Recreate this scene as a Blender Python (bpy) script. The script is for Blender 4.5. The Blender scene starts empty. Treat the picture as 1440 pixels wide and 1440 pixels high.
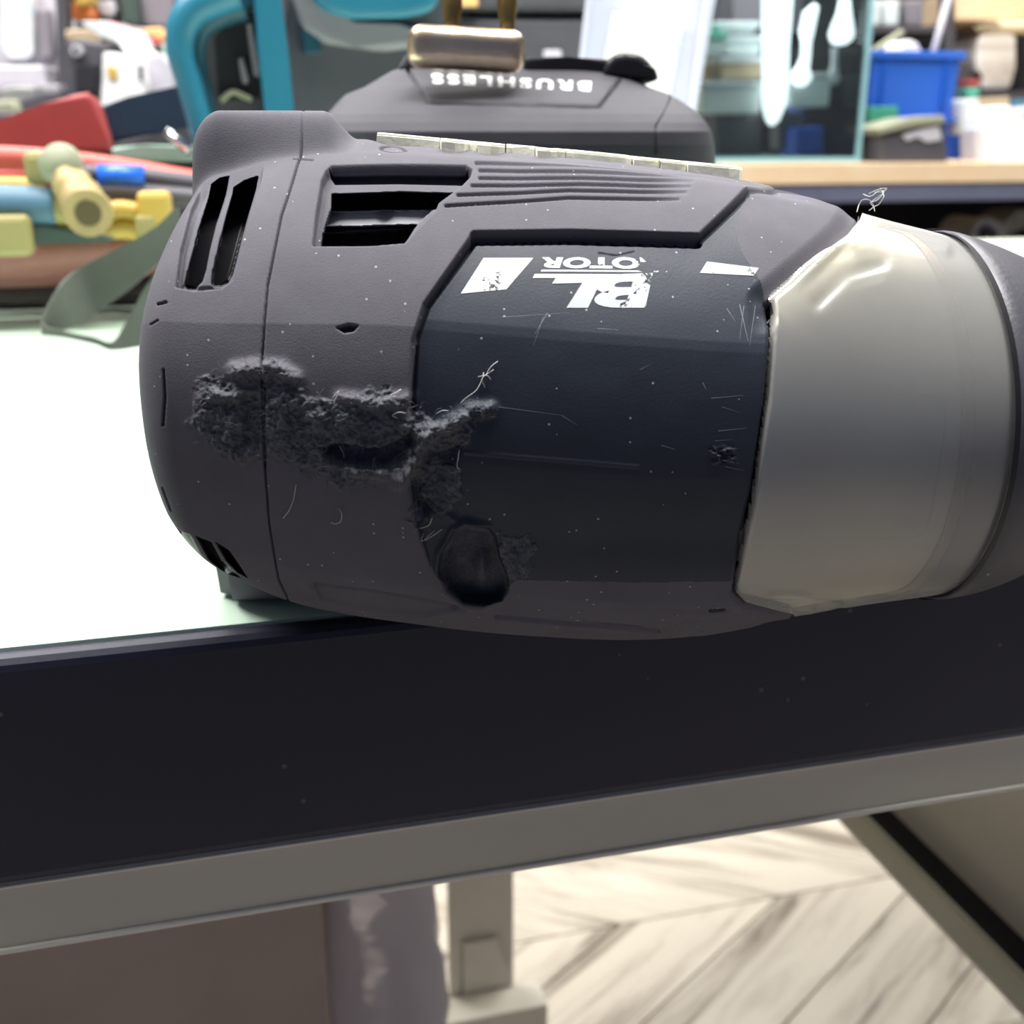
import bpy, bmesh, math, random
import numpy as np
from mathutils import Vector, Matrix
from mathutils.bvhtree import BVHTree

random.seed(7); np.random.seed(7)
S = bpy.context.scene
C = S.collection
TZ = 0.82                      # table top height
CH = 0.093                     # camera above the table top
F = 1600.0
PIT = math.atan(530/1600)
CAM = Vector((0, 0, TZ+CH))

# ------------------------------------------------------------------ camera
cam_d = bpy.data.cameras.new('camera'); cam = bpy.data.objects.new('camera', cam_d); C.objects.link(cam)
cam.location = CAM; cam.rotation_euler = (math.pi/2-PIT, 0, 0)
cam_d.sensor_width = 36; cam_d.lens = F/1440*36; cam_d.clip_start = 0.01; cam_d.clip_end = 50
cam_d.dof.use_dof = True; cam_d.dof.focus_distance = 0.188; cam_d.dof.aperture_fstop = 25
S.camera = cam
# ------------------------------------------------------------------ world, lights, exposure
S.view_settings.view_transform = 'Standard'; S.view_settings.look = 'None'
S.view_settings.gamma = 1; S.view_settings.exposure = 0.0
S.view_settings.use_curve_mapping = False
w = bpy.data.worlds.new('world'); S.world = w; w.use_nodes = True
w.node_tree.nodes['Background'].inputs[0].default_value = (0.45, 0.56, 1.0, 1)
w.node_tree.nodes['Background'].inputs[1].default_value = 0.15

def area(name, loc, size, power, col=(1, 1, 1), rot=(0, 0, 0)):
    l = bpy.data.lights.new(name, 'AREA'); l.shape = 'RECTANGLE'; l.size, l.size_y = size
    l.energy = power; l.color = col
    o = bpy.data.objects.new(name, l); C.objects.link(o); o.location = loc; o.rotation_euler = rot
    return o
CZ = 2.9
LAMPS = [(-1.25, 0.38, 80), (0.32, 0.36, 80), (-1.2, 1.7, 42), (1.0, 1.7, 42), (-1.2, 3.0, 42), (1.0, 3.0, 42)]
for i, (x, y, pw) in enumerate(LAMPS):
    area('ceiling_light', (x, y, CZ-0.06), (1.2, 0.6), pw, (1.0, 0.985, 0.96))

# ------------------------------------------------------------------ helpers
def tag(o, label=None, cat=None, group=None, kind=None):
    if label: o['label'] = label
    if cat: o['category'] = cat
    if group: o['group'] = group
    if kind: o['kind'] = kind
    return o
def thing(name, loc, label, cat, group=None):
    o = bpy.data.objects.new(name, None); C.objects.link(o); o.location = loc
    o.empty_display_size = 0.02
    return tag(o, label, cat, group)
def par(o, p):
    if p is not None:
        o.parent = p
        o.matrix_parent_inverse = Matrix.Translation(-Vector(world_loc(p)))
    return o
def world_loc(p):
    v = Vector(p.location)
    if p.parent is not None:
        v = Vector(p.location) + (p.matrix_parent_inverse.translation + world_loc(p.parent))
    return v
def link_mesh(name, me, m, parent=None, smooth=False):
    o = bpy.data.objects.new(name, me); C.objects.link(o)
    if m: me.materials.append(m)
    if smooth:
        me.polygons.foreach_set('use_smooth', [True]*len(me.polygons))
    return par(o, parent)
def obj(name, bm, m, parent=None, smooth=False):
    me = bpy.data.meshes.new(name); bmesh.ops.recalc_face_normals(bm, faces=bm.faces[:]); bm.to_mesh(me); bm.free()
    o = link_mesh(name, me, m, parent, smooth)
    return o
def pyd(name, v, f, m, parent=None, smooth=False):
    me = bpy.data.meshes.new(name); me.from_pydata(v, [], f); me.update()
    return link_mesh(name, me, m, parent, smooth)
def ray(px, py):
    cx, cy = (px-720)/F, -(py-720)/F
    c, s = math.cos(PIT), math.sin(PIT)
    return Vector((cx, c+cy*s, -s+cy*c))
def at(px, py, Y):                     # point at depth Y from the lens, plane facing the room
    r = ray(px, py); return CAM + r*(Y/r.y)
def onz(px, py, z):
    r = ray(px, py); return CAM + r*((z-CAM.z)/r.z)
def onpl(px, py, p0, n):
    r = ray(px, py); return CAM + r*((p0-CAM).dot(n)/r.dot(n))
def projn(p):
    c, s = math.cos(PIT), math.sin(PIT)
    x, y, z = p[..., 0], p[..., 1], p[..., 2]-CAM.z
    d = y*c-z*s; v = y*s+z*c
    return 720+F*x/d, 720-F*v/d

def bevel_box(bm, c, s, r=0.0, seg=2, rot=None):
    """box centred at c with size s, edges rounded"""
    t = bmesh.new(); bmesh.ops.create_cube(t, size=1)
    for v in t.verts: v.co = Vector((v.co.x*s[0], v.co.y*s[1], v.co.z*s[2]))
    if r > 0: bmesh.ops.bevel(t, geom=t.edges[:], offset=min(r, min(s)*0.45), segments=seg, affect='EDGES', profile=0.5)
    M = Matrix.Translation(Vector(c)) @ (rot.to_4x4() if rot is not None else Matrix.Identity(4))
    bmesh.ops.transform(t, matrix=M, verts=t.verts[:])
    me = bpy.data.meshes.new('tmp'); t.to_mesh(me); t.free(); bm.from_mesh(me); bpy.data.meshes.remove(me)
def box(name, c, s, m, parent=None, r=0.0, rot=None, seg=2):
    bm = bmesh.new(); bevel_box(bm, c, s, r, seg, rot); return obj(name, bm, m, parent)
def RZ(a): return Matrix.Rotation(a, 3, 'Z')
def RX(a): return Matrix.Rotation(a, 3, 'X')
def RY(a): return Matrix.Rotation(a, 3, 'Y')
def spline(pts, n):
    pts = [Vector(p) for p in pts]; out = []
    P = [pts[0]*2-pts[1]]+pts+[pts[-1]*2-pts[-2]]
    for i in range(1, len(P)-2):
        a, b, c, d = P[i-1:i+3]
        for k in range(n):
            t = k/n
            out.append(0.5*((2*b)+(c-a)*t+(2*a-5*b+4*c-d)*t*t+(3*b-a-3*c+d)*t**3))
    out.append(pts[-1]); return out
def add_tube(bm, pts, rad, seg=12, cap=True):
    """tube along pts, rad = number or list"""
    n = len(pts); rr = rad if isinstance(rad, (list, tuple)) else [rad]*n
    up = Vector((0, 0, 1)); rings = []
    for i, p in enumerate(pts):
        d = (pts[min(i+1, n-1)]-pts[max(i-1, 0)]).normalized()
        if abs(d.dot(up)) > 0.98: up = Vector((1, 0, 0))
        a = d.cross(up).normalized(); b = a.cross(d).normalized(); up = b
        rings.append([bm.verts.new(p+(a*math.cos(2*math.pi*k/seg)+b*math.sin(2*math.pi*k/seg))*rr[i]) for k in range(seg)])
    for i in range(n-1):
        for k in range(seg):
            bm.faces.new((rings[i][k], rings[i][(k+1) % seg], rings[i+1][(k+1) % seg], rings[i+1][k]))
    if cap:
        bm.faces.new(rings[0][::-1]); bm.faces.new(rings[-1])
def tube(name, pts, rad, m, parent=None, seg=12, n=8, smooth=True):
    bm = bmesh.new(); p = spline(pts, n) if n else [Vector(q) for q in pts]
    if isinstance(rad, (list, tuple)) and n:
        rad = list(np.interp(np.linspace(0, 1, len(p)), np.linspace(0, 1, len(rad)), rad))
    add_tube(bm, p, rad, seg); return obj(name, bm, m, parent, smooth)
def prism(bm, poly, d):
    """poly: list of 3D points (planar), d: thickness vector"""
    a = [bm.verts.new(Vector(p)) for p in poly]; b = [bm.verts.new(Vector(p)+d) for p in poly]
    bm.faces.new(a); bm.faces.new(b[::-1]); n = len(a)
    for i in range(n): bm.faces.new((a[i], b[i], b[(i+1) % n], a[(i+1) % n]))
def pxprism(name, pix, Y, depth, m, parent=None, r=0.0, seg=2):
    bm = bmesh.new(); prism(bm, [at(x, y, Y) for x, y in pix], Vector((0, depth, 0)))
    if r: bmesh.ops.bevel(bm, geom=bm.edges[:], offset=r, segments=seg, affect='EDGES', profile=0.5)
    return obj(name, bm, m, parent)

# ------------------------------------------------------------------ materials
def mat(name, col, rough=0.5, metal=0.0, spec=0.5, bump=None, bs=0.2, mix=None, msc=20, mdist=None, coat=0.0, coatr=0.1,
        specks=None, emit=None, trans=0.0, rvar=0.0, bdist=0.001, ior=1.5, tex='NOISE', sheen=0):
    m = bpy.data.materials.new(name); m.use_nodes = True; nt = m.node_tree; N = nt.nodes; L = nt.links
    p = N['Principled BSDF']
    p.inputs['Base Color'].default_value = (*col, 1); p.inputs['Roughness'].default_value = rough
    p.inputs['Metallic'].default_value = metal; p.inputs['Specular IOR Level'].default_value = spec
    p.inputs['IOR'].default_value = ior
    p.inputs['Coat Weight'].default_value = coat; p.inputs['Coat Roughness'].default_value = coatr
    p.inputs['Transmission Weight'].default_value = trans
    p.inputs['Sheen Weight'].default_value = sheen
    tc = N.new('ShaderNodeTexCoord'); out = None
    if mix:
        n = N.new('ShaderNodeTexNoise'); n.inputs['Scale'].default_value = msc; n.inputs['Detail'].default_value = 6
        n.inputs['Roughness'].default_value = 0.65
        L.new(tc.outputs['Object'], n.inputs['Vector'])
        r = N.new('ShaderNodeValToRGB'); r.color_ramp.elements[0].position = 0.35; r.color_ramp.elements[1].position = 0.68
        r.color_ramp.elements[0].color = (*col, 1); r.color_ramp.elements[1].color = (*mix, 1)
        L.new(n.outputs['Fac'], r.inputs['Fac']); out = r.outputs['Color']
        if rvar:
            a = N.new('ShaderNodeMath'); a.operation = 'MULTIPLY_ADD'; a.inputs[1].default_value = rvar; a.inputs[2].default_value = rough-rvar/2
            L.new(n.outputs['Fac'], a.inputs[0]); L.new(a.outputs[0], p.inputs['Roughness'])
    if specks:
        scol, ssc, sth = specks
        v = N.new('ShaderNodeTexVoronoi'); v.inputs['Scale'].default_value = ssc; L.new(tc.outputs['Object'], v.inputs['Vector'])
        c1 = N.new('ShaderNodeMath'); c1.operation = 'LESS_THAN'; c1.inputs[1].default_value = 0.16; L.new(v.outputs['Distance'], c1.inputs[0])
        sx = N.new('ShaderNodeSeparateColor'); L.new(v.outputs['Color'], sx.inputs[0])
        c2 = N.new('ShaderNodeMath'); c2.operation = 'GREATER_THAN'; c2.inputs[1].default_value = sth; L.new(sx.outputs[0], c2.inputs[0])
        c3 = N.new('ShaderNodeMath'); c3.operation = 'MULTIPLY'; L.new(c1.outputs[0], c3.inputs[0]); L.new(c2.outputs[0], c3.inputs[1])
        mx = N.new('ShaderNodeMixRGB'); L.new(c3.outputs[0], mx.inputs[0])
        if out: L.new(out, mx.inputs[1])
        else: mx.inputs[1].default_value = (*col, 1)
        mx.inputs[2].default_value = (*scol, 1); out = mx.outputs[0]
    if out: L.new(out, p.inputs['Base Color'])
    if bump:
        n2 = N.new('ShaderNodeTexNoise'); n2.inputs['Scale'].default_value = bump; n2.inputs['Detail'].default_value = 4
        L.new(tc.outputs['Object'], n2.inputs['Vector'])
        b = N.new('ShaderNodeBump'); b.inputs['Strength'].default_value = bs; b.inputs['Distance'].default_value = bdist
        L.new(n2.outputs['Fac'], b.inputs['Height']); L.new(b.outputs[0], p.inputs['Normal'])
    if emit:
        p.inputs['Emission Color'].default_value = (*emit[0], 1); p.inputs['Emission Strength'].default_value = emit[1]
    return m
M = {}
M['rubber'] = mat('rubber', (0.122, 0.117, 0.138), 0.72, spec=0.2, bump=4500, bs=0.35, bdist=0.0002, mix=(0.104, 0.099, 0.116), msc=90,
                  specks=((0.42, 0.42, 0.44), 900, 0.93))
M['panel'] = mat('smooth_plastic', (0.028, 0.035, 0.052), 0.52, spec=0.32, bump=2500, bs=0.2, bdist=0.00015, mix=(0.024, 0.030, 0.045), msc=60,
                 specks=((0.32, 0.35, 0.40), 900, 0.94), rvar=0.12)
M['frayed'] = mat('frayed_rubber', (0.125, 0.128, 0.147), 0.8, spec=0.3, bump=2200, bs=0.8, bdist=0.0004, mix=(0.075, 0.078, 0.094), msc=500)
M['black'] = mat('black_plastic', (0.012, 0.012, 0.016), 0.45, spec=0.4, specks=((0.3, 0.3, 0.32), 500, 0.97))
M['grille'] = mat('grille', (0.26, 0.26, 0.29), 0.5)
M['cream'] = mat('cream_rubber', (0.88, 0.88, 0.74), 0.6, mix=(0.76, 0.75, 0.60), msc=300, bump=900, bs=0.3, bdist=0.0003)
M['print'] = None
M['foot'] = mat('foot_rubber', (0.060, 0.058, 0.070), 0.66, spec=0.3, bump=1500, bs=0.35, bdist=0.0002, mix=(0.052, 0.050, 0.06), msc=60)
M['chrome'] = mat('worn_brass_chrome', (0.70, 0.52, 0.34), 0.32, 1.0, mix=(0.80, 0.68, 0.54), msc=60, bump=300, bs=0.2)
M['brass'] = mat('brass', (0.42, 0.28, 0.10), 0.3, 1.0, mix=(0.25, 0.17, 0.07), msc=150)
M['caseal'] = mat('dull_case_metal', (0.93, 0.90, 0.80), 0.42, 0.3, mix=(0.86, 0.82, 0.71), msc=28, bump=700, bs=0.12, bdist=0.0002, rvar=0.1)
M['darkring'] = mat('dark_ring', (0.065, 0.063, 0.078), 0.42, spec=0.5, bump=1200, bs=0.3, bdist=0.0002, specks=((0.4, 0.4, 0.42), 450, 0.97))
M['glass_top'] = mat('pale_glass_top', (0.66, 0.83, 0.68), 0.08, spec=0.6, coat=0.3, coatr=0.03)
M['band'] = mat('dark_edge_band', (0.018, 0.017, 0.032), 0.42, spec=0.35, bump=900, bs=0.2, bdist=0.0002, mix=(0.013, 0.015, 0.032), msc=9,
                specks=((0.10, 0.09, 0.08), 300, 0.97))
M['steel'] = mat('beige_steel', (0.64, 0.58, 0.46), 0.5, spec=0.4, mix=(0.56, 0.525, 0.43), msc=6, specks=((0.08, 0.07, 0.06), 120, 0.985))
M['steel2'] = mat('grey_beige_steel', (0.80, 0.76, 0.65), 0.5, mix=(0.72, 0.68, 0.58), msc=8)
M['kraft'] = mat('brown_board', (0.42, 0.33, 0.275), 0.85, mix=(0.33, 0.265, 0.23), msc=5)
def simple(n, c, r=0.5, **k):
    M[n] = mat(n, c, r, **k); return M[n]
simple('teal', (0.020, 0.18, 0.28), 0.4, mix=(0.018, 0.155, 0.25), msc=12)
simple('tealdark', (0.006, 0.06, 0.095), 0.5)
simple('dgrey', (0.085, 0.08, 0.095), 0.5, mix=(0.07, 0.068, 0.08), msc=15)
simple('mgrey', (0.24, 0.22, 0.25), 0.45)
simple('red', (0.42, 0.06, 0.055), 0.5, mix=(0.34, 0.05, 0.05), msc=20)
simple('redlight', (0.72, 0.14, 0.11), 0.45, mix=(0.6, 0.12, 0.10), msc=15)
simple('navy', (0.012, 0.04, 0.075), 0.5, mix=(0.015, 0.03, 0.065), msc=20)
simple('hose_blue', (0.075, 0.17, 0.255), 0.5)
simple('bluetape', (0.02, 0.17, 0.95), 0.35)
simple('yellow', (0.58, 0.38, 0.05), 0.5, mix=(0.52, 0.36, 0.10), msc=25)
simple('olive', (0.36, 0.31, 0.12), 0.6, mix=(0.30, 0.26, 0.10), msc=20)
simple('valve', (0.50, 0.38, 0.18), 0.5, metal=0.15, mix=(0.38, 0.29, 0.12), msc=60)
simple('pink', (0.40, 0.17, 0.14), 0.6, mix=(0.30, 0.14, 0.12), msc=14)
simple('webbing', (0.105, 0.115, 0.095), 0.8, bump=900, bs=0.5, mix=(0.085, 0.092, 0.08), msc=30)
simple('palegreen', (0.30, 0.45, 0.38), 0.5)
simple('darkgreen', (0.05, 0.08, 0.07), 0.6)
simple('white', (0.86, 0.86, 0.86), 0.5)
simple('acrylic', (0.70, 0.68, 0.84), 0.2, coat=0.5)
simple('paper', (0.93, 0.93, 0.91), 0.7)
simple('print_grey', (0.70, 0.70, 0.69), 0.7)
simple('bin_blue', (0.035, 0.15, 0.66), 0.4)
simple('bin_blue_dark', (0.015, 0.10, 0.50), 0.4)
simple('green', (0.05, 0.30, 0.20), 0.5)
simple('mint', (0.12, 0.52, 0.38), 0.4)
simple('khaki', (0.32, 0.33, 0.23), 0.6)
simple('wood', (0.72, 0.52, 0.32), 0.6, mix=(0.78, 0.62, 0.42), msc=9)
simple('beam', (0.14, 0.16, 0.24), 0.4, mix=(0.11, 0.115, 0.17), msc=4)
simple('wallpanel', (0.055, 0.052, 0.065), 0.6, mix=(0.07, 0.068, 0.08), msc=3)
simple('under', (0.012, 0.011, 0.016), 0.8)
simple('lilac', (0.52, 0.50, 0.56), 0.35, mix=(0.62, 0.60, 0.64), msc=22)
simple('card_multi', (0.55, 0.62, 0.68), 0.4, mix=(0.80, 0.78, 0.76), msc=35)
simple('orange', (0.80, 0.25, 0.08), 0.5)
simple('tan', (0.50, 0.38, 0.24), 0.5)
simple('amber', (0.95, 0.55, 0.22), 0.5)
simple('casting', (0.34, 0.34, 0.33), 0.45, metal=0.3, mix=(0.18, 0.18, 0.18), msc=30)
simple('chromerod', (0.92, 0.92, 0.94), 0.15, metal=1.0)
simple('ceil', (0.55, 0.55, 0.55), 0.8)
simple('wallwhite', (0.35, 0.35, 0.36), 0.8)

def clear_mat(name, tint=(0.93, 0.95, 0.95), rough=0.06, refl=0.12, bump=None, bs=0.3, alpha=0.0, ior=1.49):
    """thin clear plastic / glass: transparent seen straight on, glossy at grazing angles"""
    m = bpy.data.materials.new(name); m.use_nodes = True; nt = m.node_tree; N = nt.nodes; L = nt.links
    N.remove(N['Principled BSDF']); o = N['Material Output']
    t = N.new('ShaderNodeBsdfTransparent'); t.inputs[0].default_value = (*tint, 1)
    g = N.new('ShaderNodeBsdfGlossy'); g.inputs['Roughness'].default_value = rough
    fr = N.new('ShaderNodeFresnel'); fr.inputs[0].default_value = ior
    x = N.new('ShaderNodeMixShader'); L.new(fr.outputs[0], x.inputs[0]); L.new(t.outputs[0], x.inputs[1]); L.new(g.outputs[0], x.inputs[2])
    if alpha:
        d = N.new('ShaderNodeBsdfDiffuse'); d.inputs[0].default_value = (*tint, 1)
        y = N.new('ShaderNodeMixShader'); y.inputs[0].default_value = alpha; L.new(x.outputs[0], y.inputs[1]); L.new(d.outputs[0], y.inputs[2]); x = y
    if bump:
        tc = N.new('ShaderNodeTexCoord'); n2 = N.new('ShaderNodeTexNoise'); n2.inputs['Scale'].default_value = bump; n2.inputs['Detail'].default_value = 3
        L.new(tc.outputs['Object'], n2.inputs['Vector']); b = N.new('ShaderNodeBump'); b.inputs['Strength'].default_value = bs; b.inputs['Distance'].default_value = 0.001
        L.new(n2.outputs['Fac'], b.inputs['Height']); L.new(b.outputs[0], g.inputs['Normal']); L.new(b.outputs[0], fr.inputs['Normal'])
    L.new(x.outputs[0], o.inputs['Surface']); return m
M['clear'] = clear_mat('clear_sleeve', (0.97, 0.96, 0.91), 0.26, bump=40, bs=0.05, alpha=0.2, ior=2.0)
M['glass'] = clear_mat('showcase_glass', (0.90, 0.975, 0.97), 0.03, alpha=0.01)
M['film'] = clear_mat('crumpled_film', (0.92, 0.88, 0.93), 0.15, bump=35, bs=1.0, alpha=0.62)
M['cleartub'] = clear_mat('clear_tub', (0.90, 0.97, 0.96), 0.1, bump=30, bs=0.6, alpha=0.75)
M['glassedge'] = simple('glassedge', (0.28, 0.50, 0.55), 0.2)

def print_mat(name, col, th, sc):
    m = bpy.data.materials.new(name); m.use_nodes = True; nt = m.node_tree; N = nt.nodes; L = nt.links
    p = N['Principled BSDF']; p.inputs['Base Color'].default_value = (*col, 1); p.inputs['Roughness'].default_value = 0.55
    tc = N.new('ShaderNodeTexCoord'); n = N.new('ShaderNodeTexNoise'); n.inputs['Scale'].default_value = sc; n.inputs['Detail'].default_value = 7
    n.inputs['Roughness'].default_value = 0.75; n.inputs['Distortion'].default_value = 0.6
    L.new(tc.outputs['Object'], n.inputs['Vector'])
    at_ = N.new('ShaderNodeAttribute'); at_.attribute_name = 'wear'
    a = N.new('ShaderNodeMath'); a.operation = 'ADD'; L.new(n.outputs['Fac'], a.inputs[0]); L.new(at_.outputs['Fac'], a.inputs[1])
    g = N.new('ShaderNodeMapRange'); g.inputs[1].default_value = th; g.inputs[2].default_value = th+0.02
    g.inputs[3].default_value = 1; g.inputs[4].default_value = 0
    L.new(a.outputs[0], g.inputs[0]); L.new(g.outputs[0], p.inputs['Alpha']); return m
M['print'] = print_mat('worn_white_print', (0.74, 0.75, 0.76), 0.68, 420)
M['print2'] = print_mat('worn_silver_print', (0.52, 0.54, 0.56), 0.665, 420)

# ------------------------------------------------------------------ room shell
EA = math.radians(14.8)
ED = Vector((math.cos(EA), math.sin(EA), 0)); EN = Vector((-math.sin(EA), math.cos(EA), 0))
def struct(o): return tag(o, kind='structure')
floor = struct(box('floor', (0.3, 1.35, -0.05), (8.2, 6.0, 0.08), simple('grout', (0.28, 0.255, 0.225), 0.8)))
struct(box('ceiling', (0.3, 1.35, CZ+0.05), (8.2, 6.0, 0.1), M['ceil']))
struct(box('wall_back', (0.3, 4.4, CZ/2), (8.2, 0.1, CZ), simple('backwall', (0.20, 0.19, 0.21), 0.8, mix=(0.14, 0.135, 0.15), msc=3)))
struct(box('wall_left', (-3.85, 1.35, CZ/2), (0.1, 6.0, CZ), M['wallwhite']))
struct(box('wall_right', (4.45, 1.35, CZ/2), (0.1, 6.0, CZ), M['wallwhite']))

def plank_mat():
    m = bpy.data.materials.new('wood_look_plank'); m.use_nodes = True; nt = m.node_tree; N = nt.nodes; L = nt.links
    p = N['Principled BSDF']; p.inputs['Roughness'].default_value = 0.35
    tc = N.new('ShaderNodeTexCoord'); oi = N.new('ShaderNodeObjectInfo')
    mp = N.new('ShaderNodeMapping'); mp.inputs['Scale'].default_value = (3.0, 26, 1); L.new(tc.outputs['Object'], mp.inputs[0])
    cb = N.new('ShaderNodeCombineXYZ'); ml = N.new('ShaderNodeMath'); ml.operation = 'MULTIPLY'; ml.inputs[1].default_value = 37
    L.new(oi.outputs['Random'], ml.inputs[0]); L.new(ml.outputs[0], cb.inputs[0]); L.new(ml.outputs[0], cb.inputs[1]); L.new(cb.outputs[0], mp.inputs[1])
    n = N.new('ShaderNodeTexNoise'); n.inputs['Scale'].default_value = 1.0; n.inputs['Detail'].default_value = 7; n.inputs['Roughness'].default_value = 0.65
    n.inputs['Distortion'].default_value = 0.8
    L.new(mp.outputs[0], n.inputs['Vector'])
    r = N.new('ShaderNodeValToRGB'); e = r.color_ramp.elements
    e[0].position = 0.36; e[0].color = (0.25, 0.21, 0.165, 1); e[1].position = 0.56; e[1].color = (0.66, 0.60, 0.50, 1)
    x = r.color_ramp.elements.new(0.46); x.color = (0.54, 0.48, 0.395, 1)
    L.new(n.outputs['Fac'], r.inputs['Fac'])
    h = N.new('ShaderNodeHueSaturation'); v = N.new('ShaderNodeMapRange'); v.inputs[3].default_value = 0.86; v.inputs[4].default_value = 1.12
    L.new(oi.outputs['Random'], v.inputs[0]); L.new(v.outputs[0], h.inputs['Value']); L.new(r.outputs[0], h.inputs['Color']); L.new(h.outputs[0], p.inputs['Base Color'])
    return m
PM = plank_mat()
# chevron planks: columns run parallel to the table edge, planks 33 degrees off
def chevron():
    W, PL, al, g = 0.115, 0.26, math.radians(33), 0.0018       # plank width, column half-width, angle
    ap = onz(1010, 1275, 0.0); e, n = ED, EN
    per = W/math.sin(al)                                        # step along the column
    mesh = {}
    for sgn in (1, -1):
        L_ = PL/math.sin(al); d = Vector((math.cos(al), sgn*math.sin(al), 0))
        hw = (per-g/math.sin(al))/2
        e0, e1 = Vector((-hw, 0, 0)), Vector((hw, 0, 0))
        q = [e0, e1, e1+d*(L_-g), e0+d*(L_-g)]
        bm = bmesh.new(); prism(bm, [v+Vector((0, 0, -0.0095)) for v in q], Vector((0, 0, 0.0095)))
        bmesh.ops.bevel(bm, geom=[ed for ed in bm.edges if abs(ed.verts[0].co.z-ed.verts[1].co.z) < 1e-6 and ed.verts[0].co.z > -0.001], offset=0.001, segments=1, affect='EDGES')
        # plank's own frame: x along the grain
        R = Matrix.Rotation(-sgn*al, 4, 'Z'); bmesh.ops.transform(bm, matrix=R, verts=bm.verts[:])
        me = bpy.data.meshes.new('floor_plank'); bmesh.ops.recalc_face_normals(bm, faces=bm.faces[:]); bm.to_mesh(me); bm.free(); me.materials.append(PM)
        mesh[sgn] = me
    for row in range(-3, 5):
        sgn = -1 if row % 2 == 0 else 1
        for k in range(-9, 11):
            # row 0 starts at boundary through ap and rises away
            b = ap + n*(row*PL)
            if sgn == 1: org = b + e*(k*per)
            else: org = b + n*PL + e*(k*per)
            # both kinds meet at the shared boundary
            if sgn == -1:
                org = b + n*PL + e*(k*per)
            z = Vector((org.x, org.y, 0))
            if not (-1.2 < z.x < 2.1 and 0.2 < z.y < 3.0): continue
            o = bpy.data.objects.new('floor_plank', mesh[sgn]); C.objects.link(o)
            o.rotation_euler = (0, 0, EA+sgn*al); o.location = z - Vector((0, 0, 0.0005)) + Vector((0, 0, 0.0005))
            par(o, floor)
chevron()

# ------------------------------------------------------------------ work table
E0 = onz(720, 855, TZ)                      # point of the front edge
def tb(s, n, z): return E0 + ED*s + EN*n + Vector((0, 0, z-TZ))
BH = TZ-onpl(0, 1250, E0, EN).z             # band height
RH = TZ-onpl(0, 1345, E0, EN).z
TD = 0.74
table = thing('work_table', tb(0.1, TD/2, 0), 'pale glass-topped work table with dark edge band and beige steel frame under the black tool', 'table')
def tbox(name, s0, s1, n0, n1, z0, z1, m, r=0.0, parent=table):
    c = tb((s0+s1)/2, (n0+n1)/2, (z0+z1)/2)
    return box(name, c, (s1-s0, n1-n0, z1-z0), m, parent, r, RZ(EA), 3)
SL, SR = -0.75, 0.95
tbox('glass_sheet', SL, SR, 0.0062, TD, TZ-0.003, TZ, M['glass_top'])
tbox('board', SL, SR, 0.0062, TD, TZ-0.030, TZ-0.003, simple('white_board', (0.75, 0.82, 0.76), 0.5))
tbox('edge_band', SL, SR, 0.0, 0.006, TZ-BH, TZ+0.0002, M['band'], 0.0026)
tbox('lip_highlight', SL, SR, 0.0006, 0.006, TZ-RH-0.0004, TZ-RH+0.0010, M['steel2'], 0.0004)  # lighter steel strip that paints the highlight along the bottom lip
tbox('rail_highlight', SL, SR, 0.0004, 0.004, TZ-BH-0.0006, TZ-BH, M['steel2'], 0.0002)  # thin lighter strip, a painted highlight line along the rail top
tbox('front_rail', SL, SR, 0.0012, 0.028, TZ-RH, TZ-BH+0.002, M['steel'], 0.0012)
tbox('back_rail', SL, SR, TD-0.03, TD-0.004, TZ-0.06, TZ-0.030, M['steel'], 0.001)
# side panel with turned-in bottom flange, running front to back
pA = onpl(1181, 1163, tb(0, 0, TZ-0.09), Vector((0, 0, 1)))
def solve_side():
    # bottom line of the side panel passes through these two pixels and runs along EN
    best = None
    for zz in np.linspace(0.02, 0.35, 400):
        a = onz(1181, 1163, TZ-zz); b = onz(1440, 1425, TZ-zz)
        sa, sb = (a-E0).dot(ED), (b-E0).dot(ED)
        if best is None or abs(sa-sb) < best[0]: best = (abs(sa-sb), zz, (sa+sb)/2, (a-E0).dot(EN), (b-E0).dot(EN))
    return best
print('side', solve_side())
SP = 0.30
def side_z(s):
    # height of the line at offset s such that it projects through the pixel
    lo = min(np.linspace(0.02, 0.6, 600), key=lambda zz: abs((onz(1300, 1283, TZ-zz)-E0).dot(ED)-s)); return lo
DZ = side_z(SP)
print('DZ', DZ)
tbox('side_flange', SP, SP+0.016, 0.03, TD-0.03, TZ-DZ, TZ-DZ+0.002, M['steel2'], 0.0004)
tbox('flange_riser', SP+0.016, SP+0.0175, 0.03, TD-0.03, TZ-DZ, TZ-DZ+0.004, M['steel2'])
tbox('side_panel', SP+0.056, SP+0.058, 0.03, TD-0.03, TZ-DZ-0.02, TZ-0.03, simple('side_brown', (0.70, 0.64, 0.53), 0.6))
tbox('gap_shade', SP+0.0175, SP+0.056, 0.03, TD-0.03, TZ-DZ-0.02, TZ-DZ-0.018, M['under'])  # near-black sheet standing in for the shadow in this gap
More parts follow.
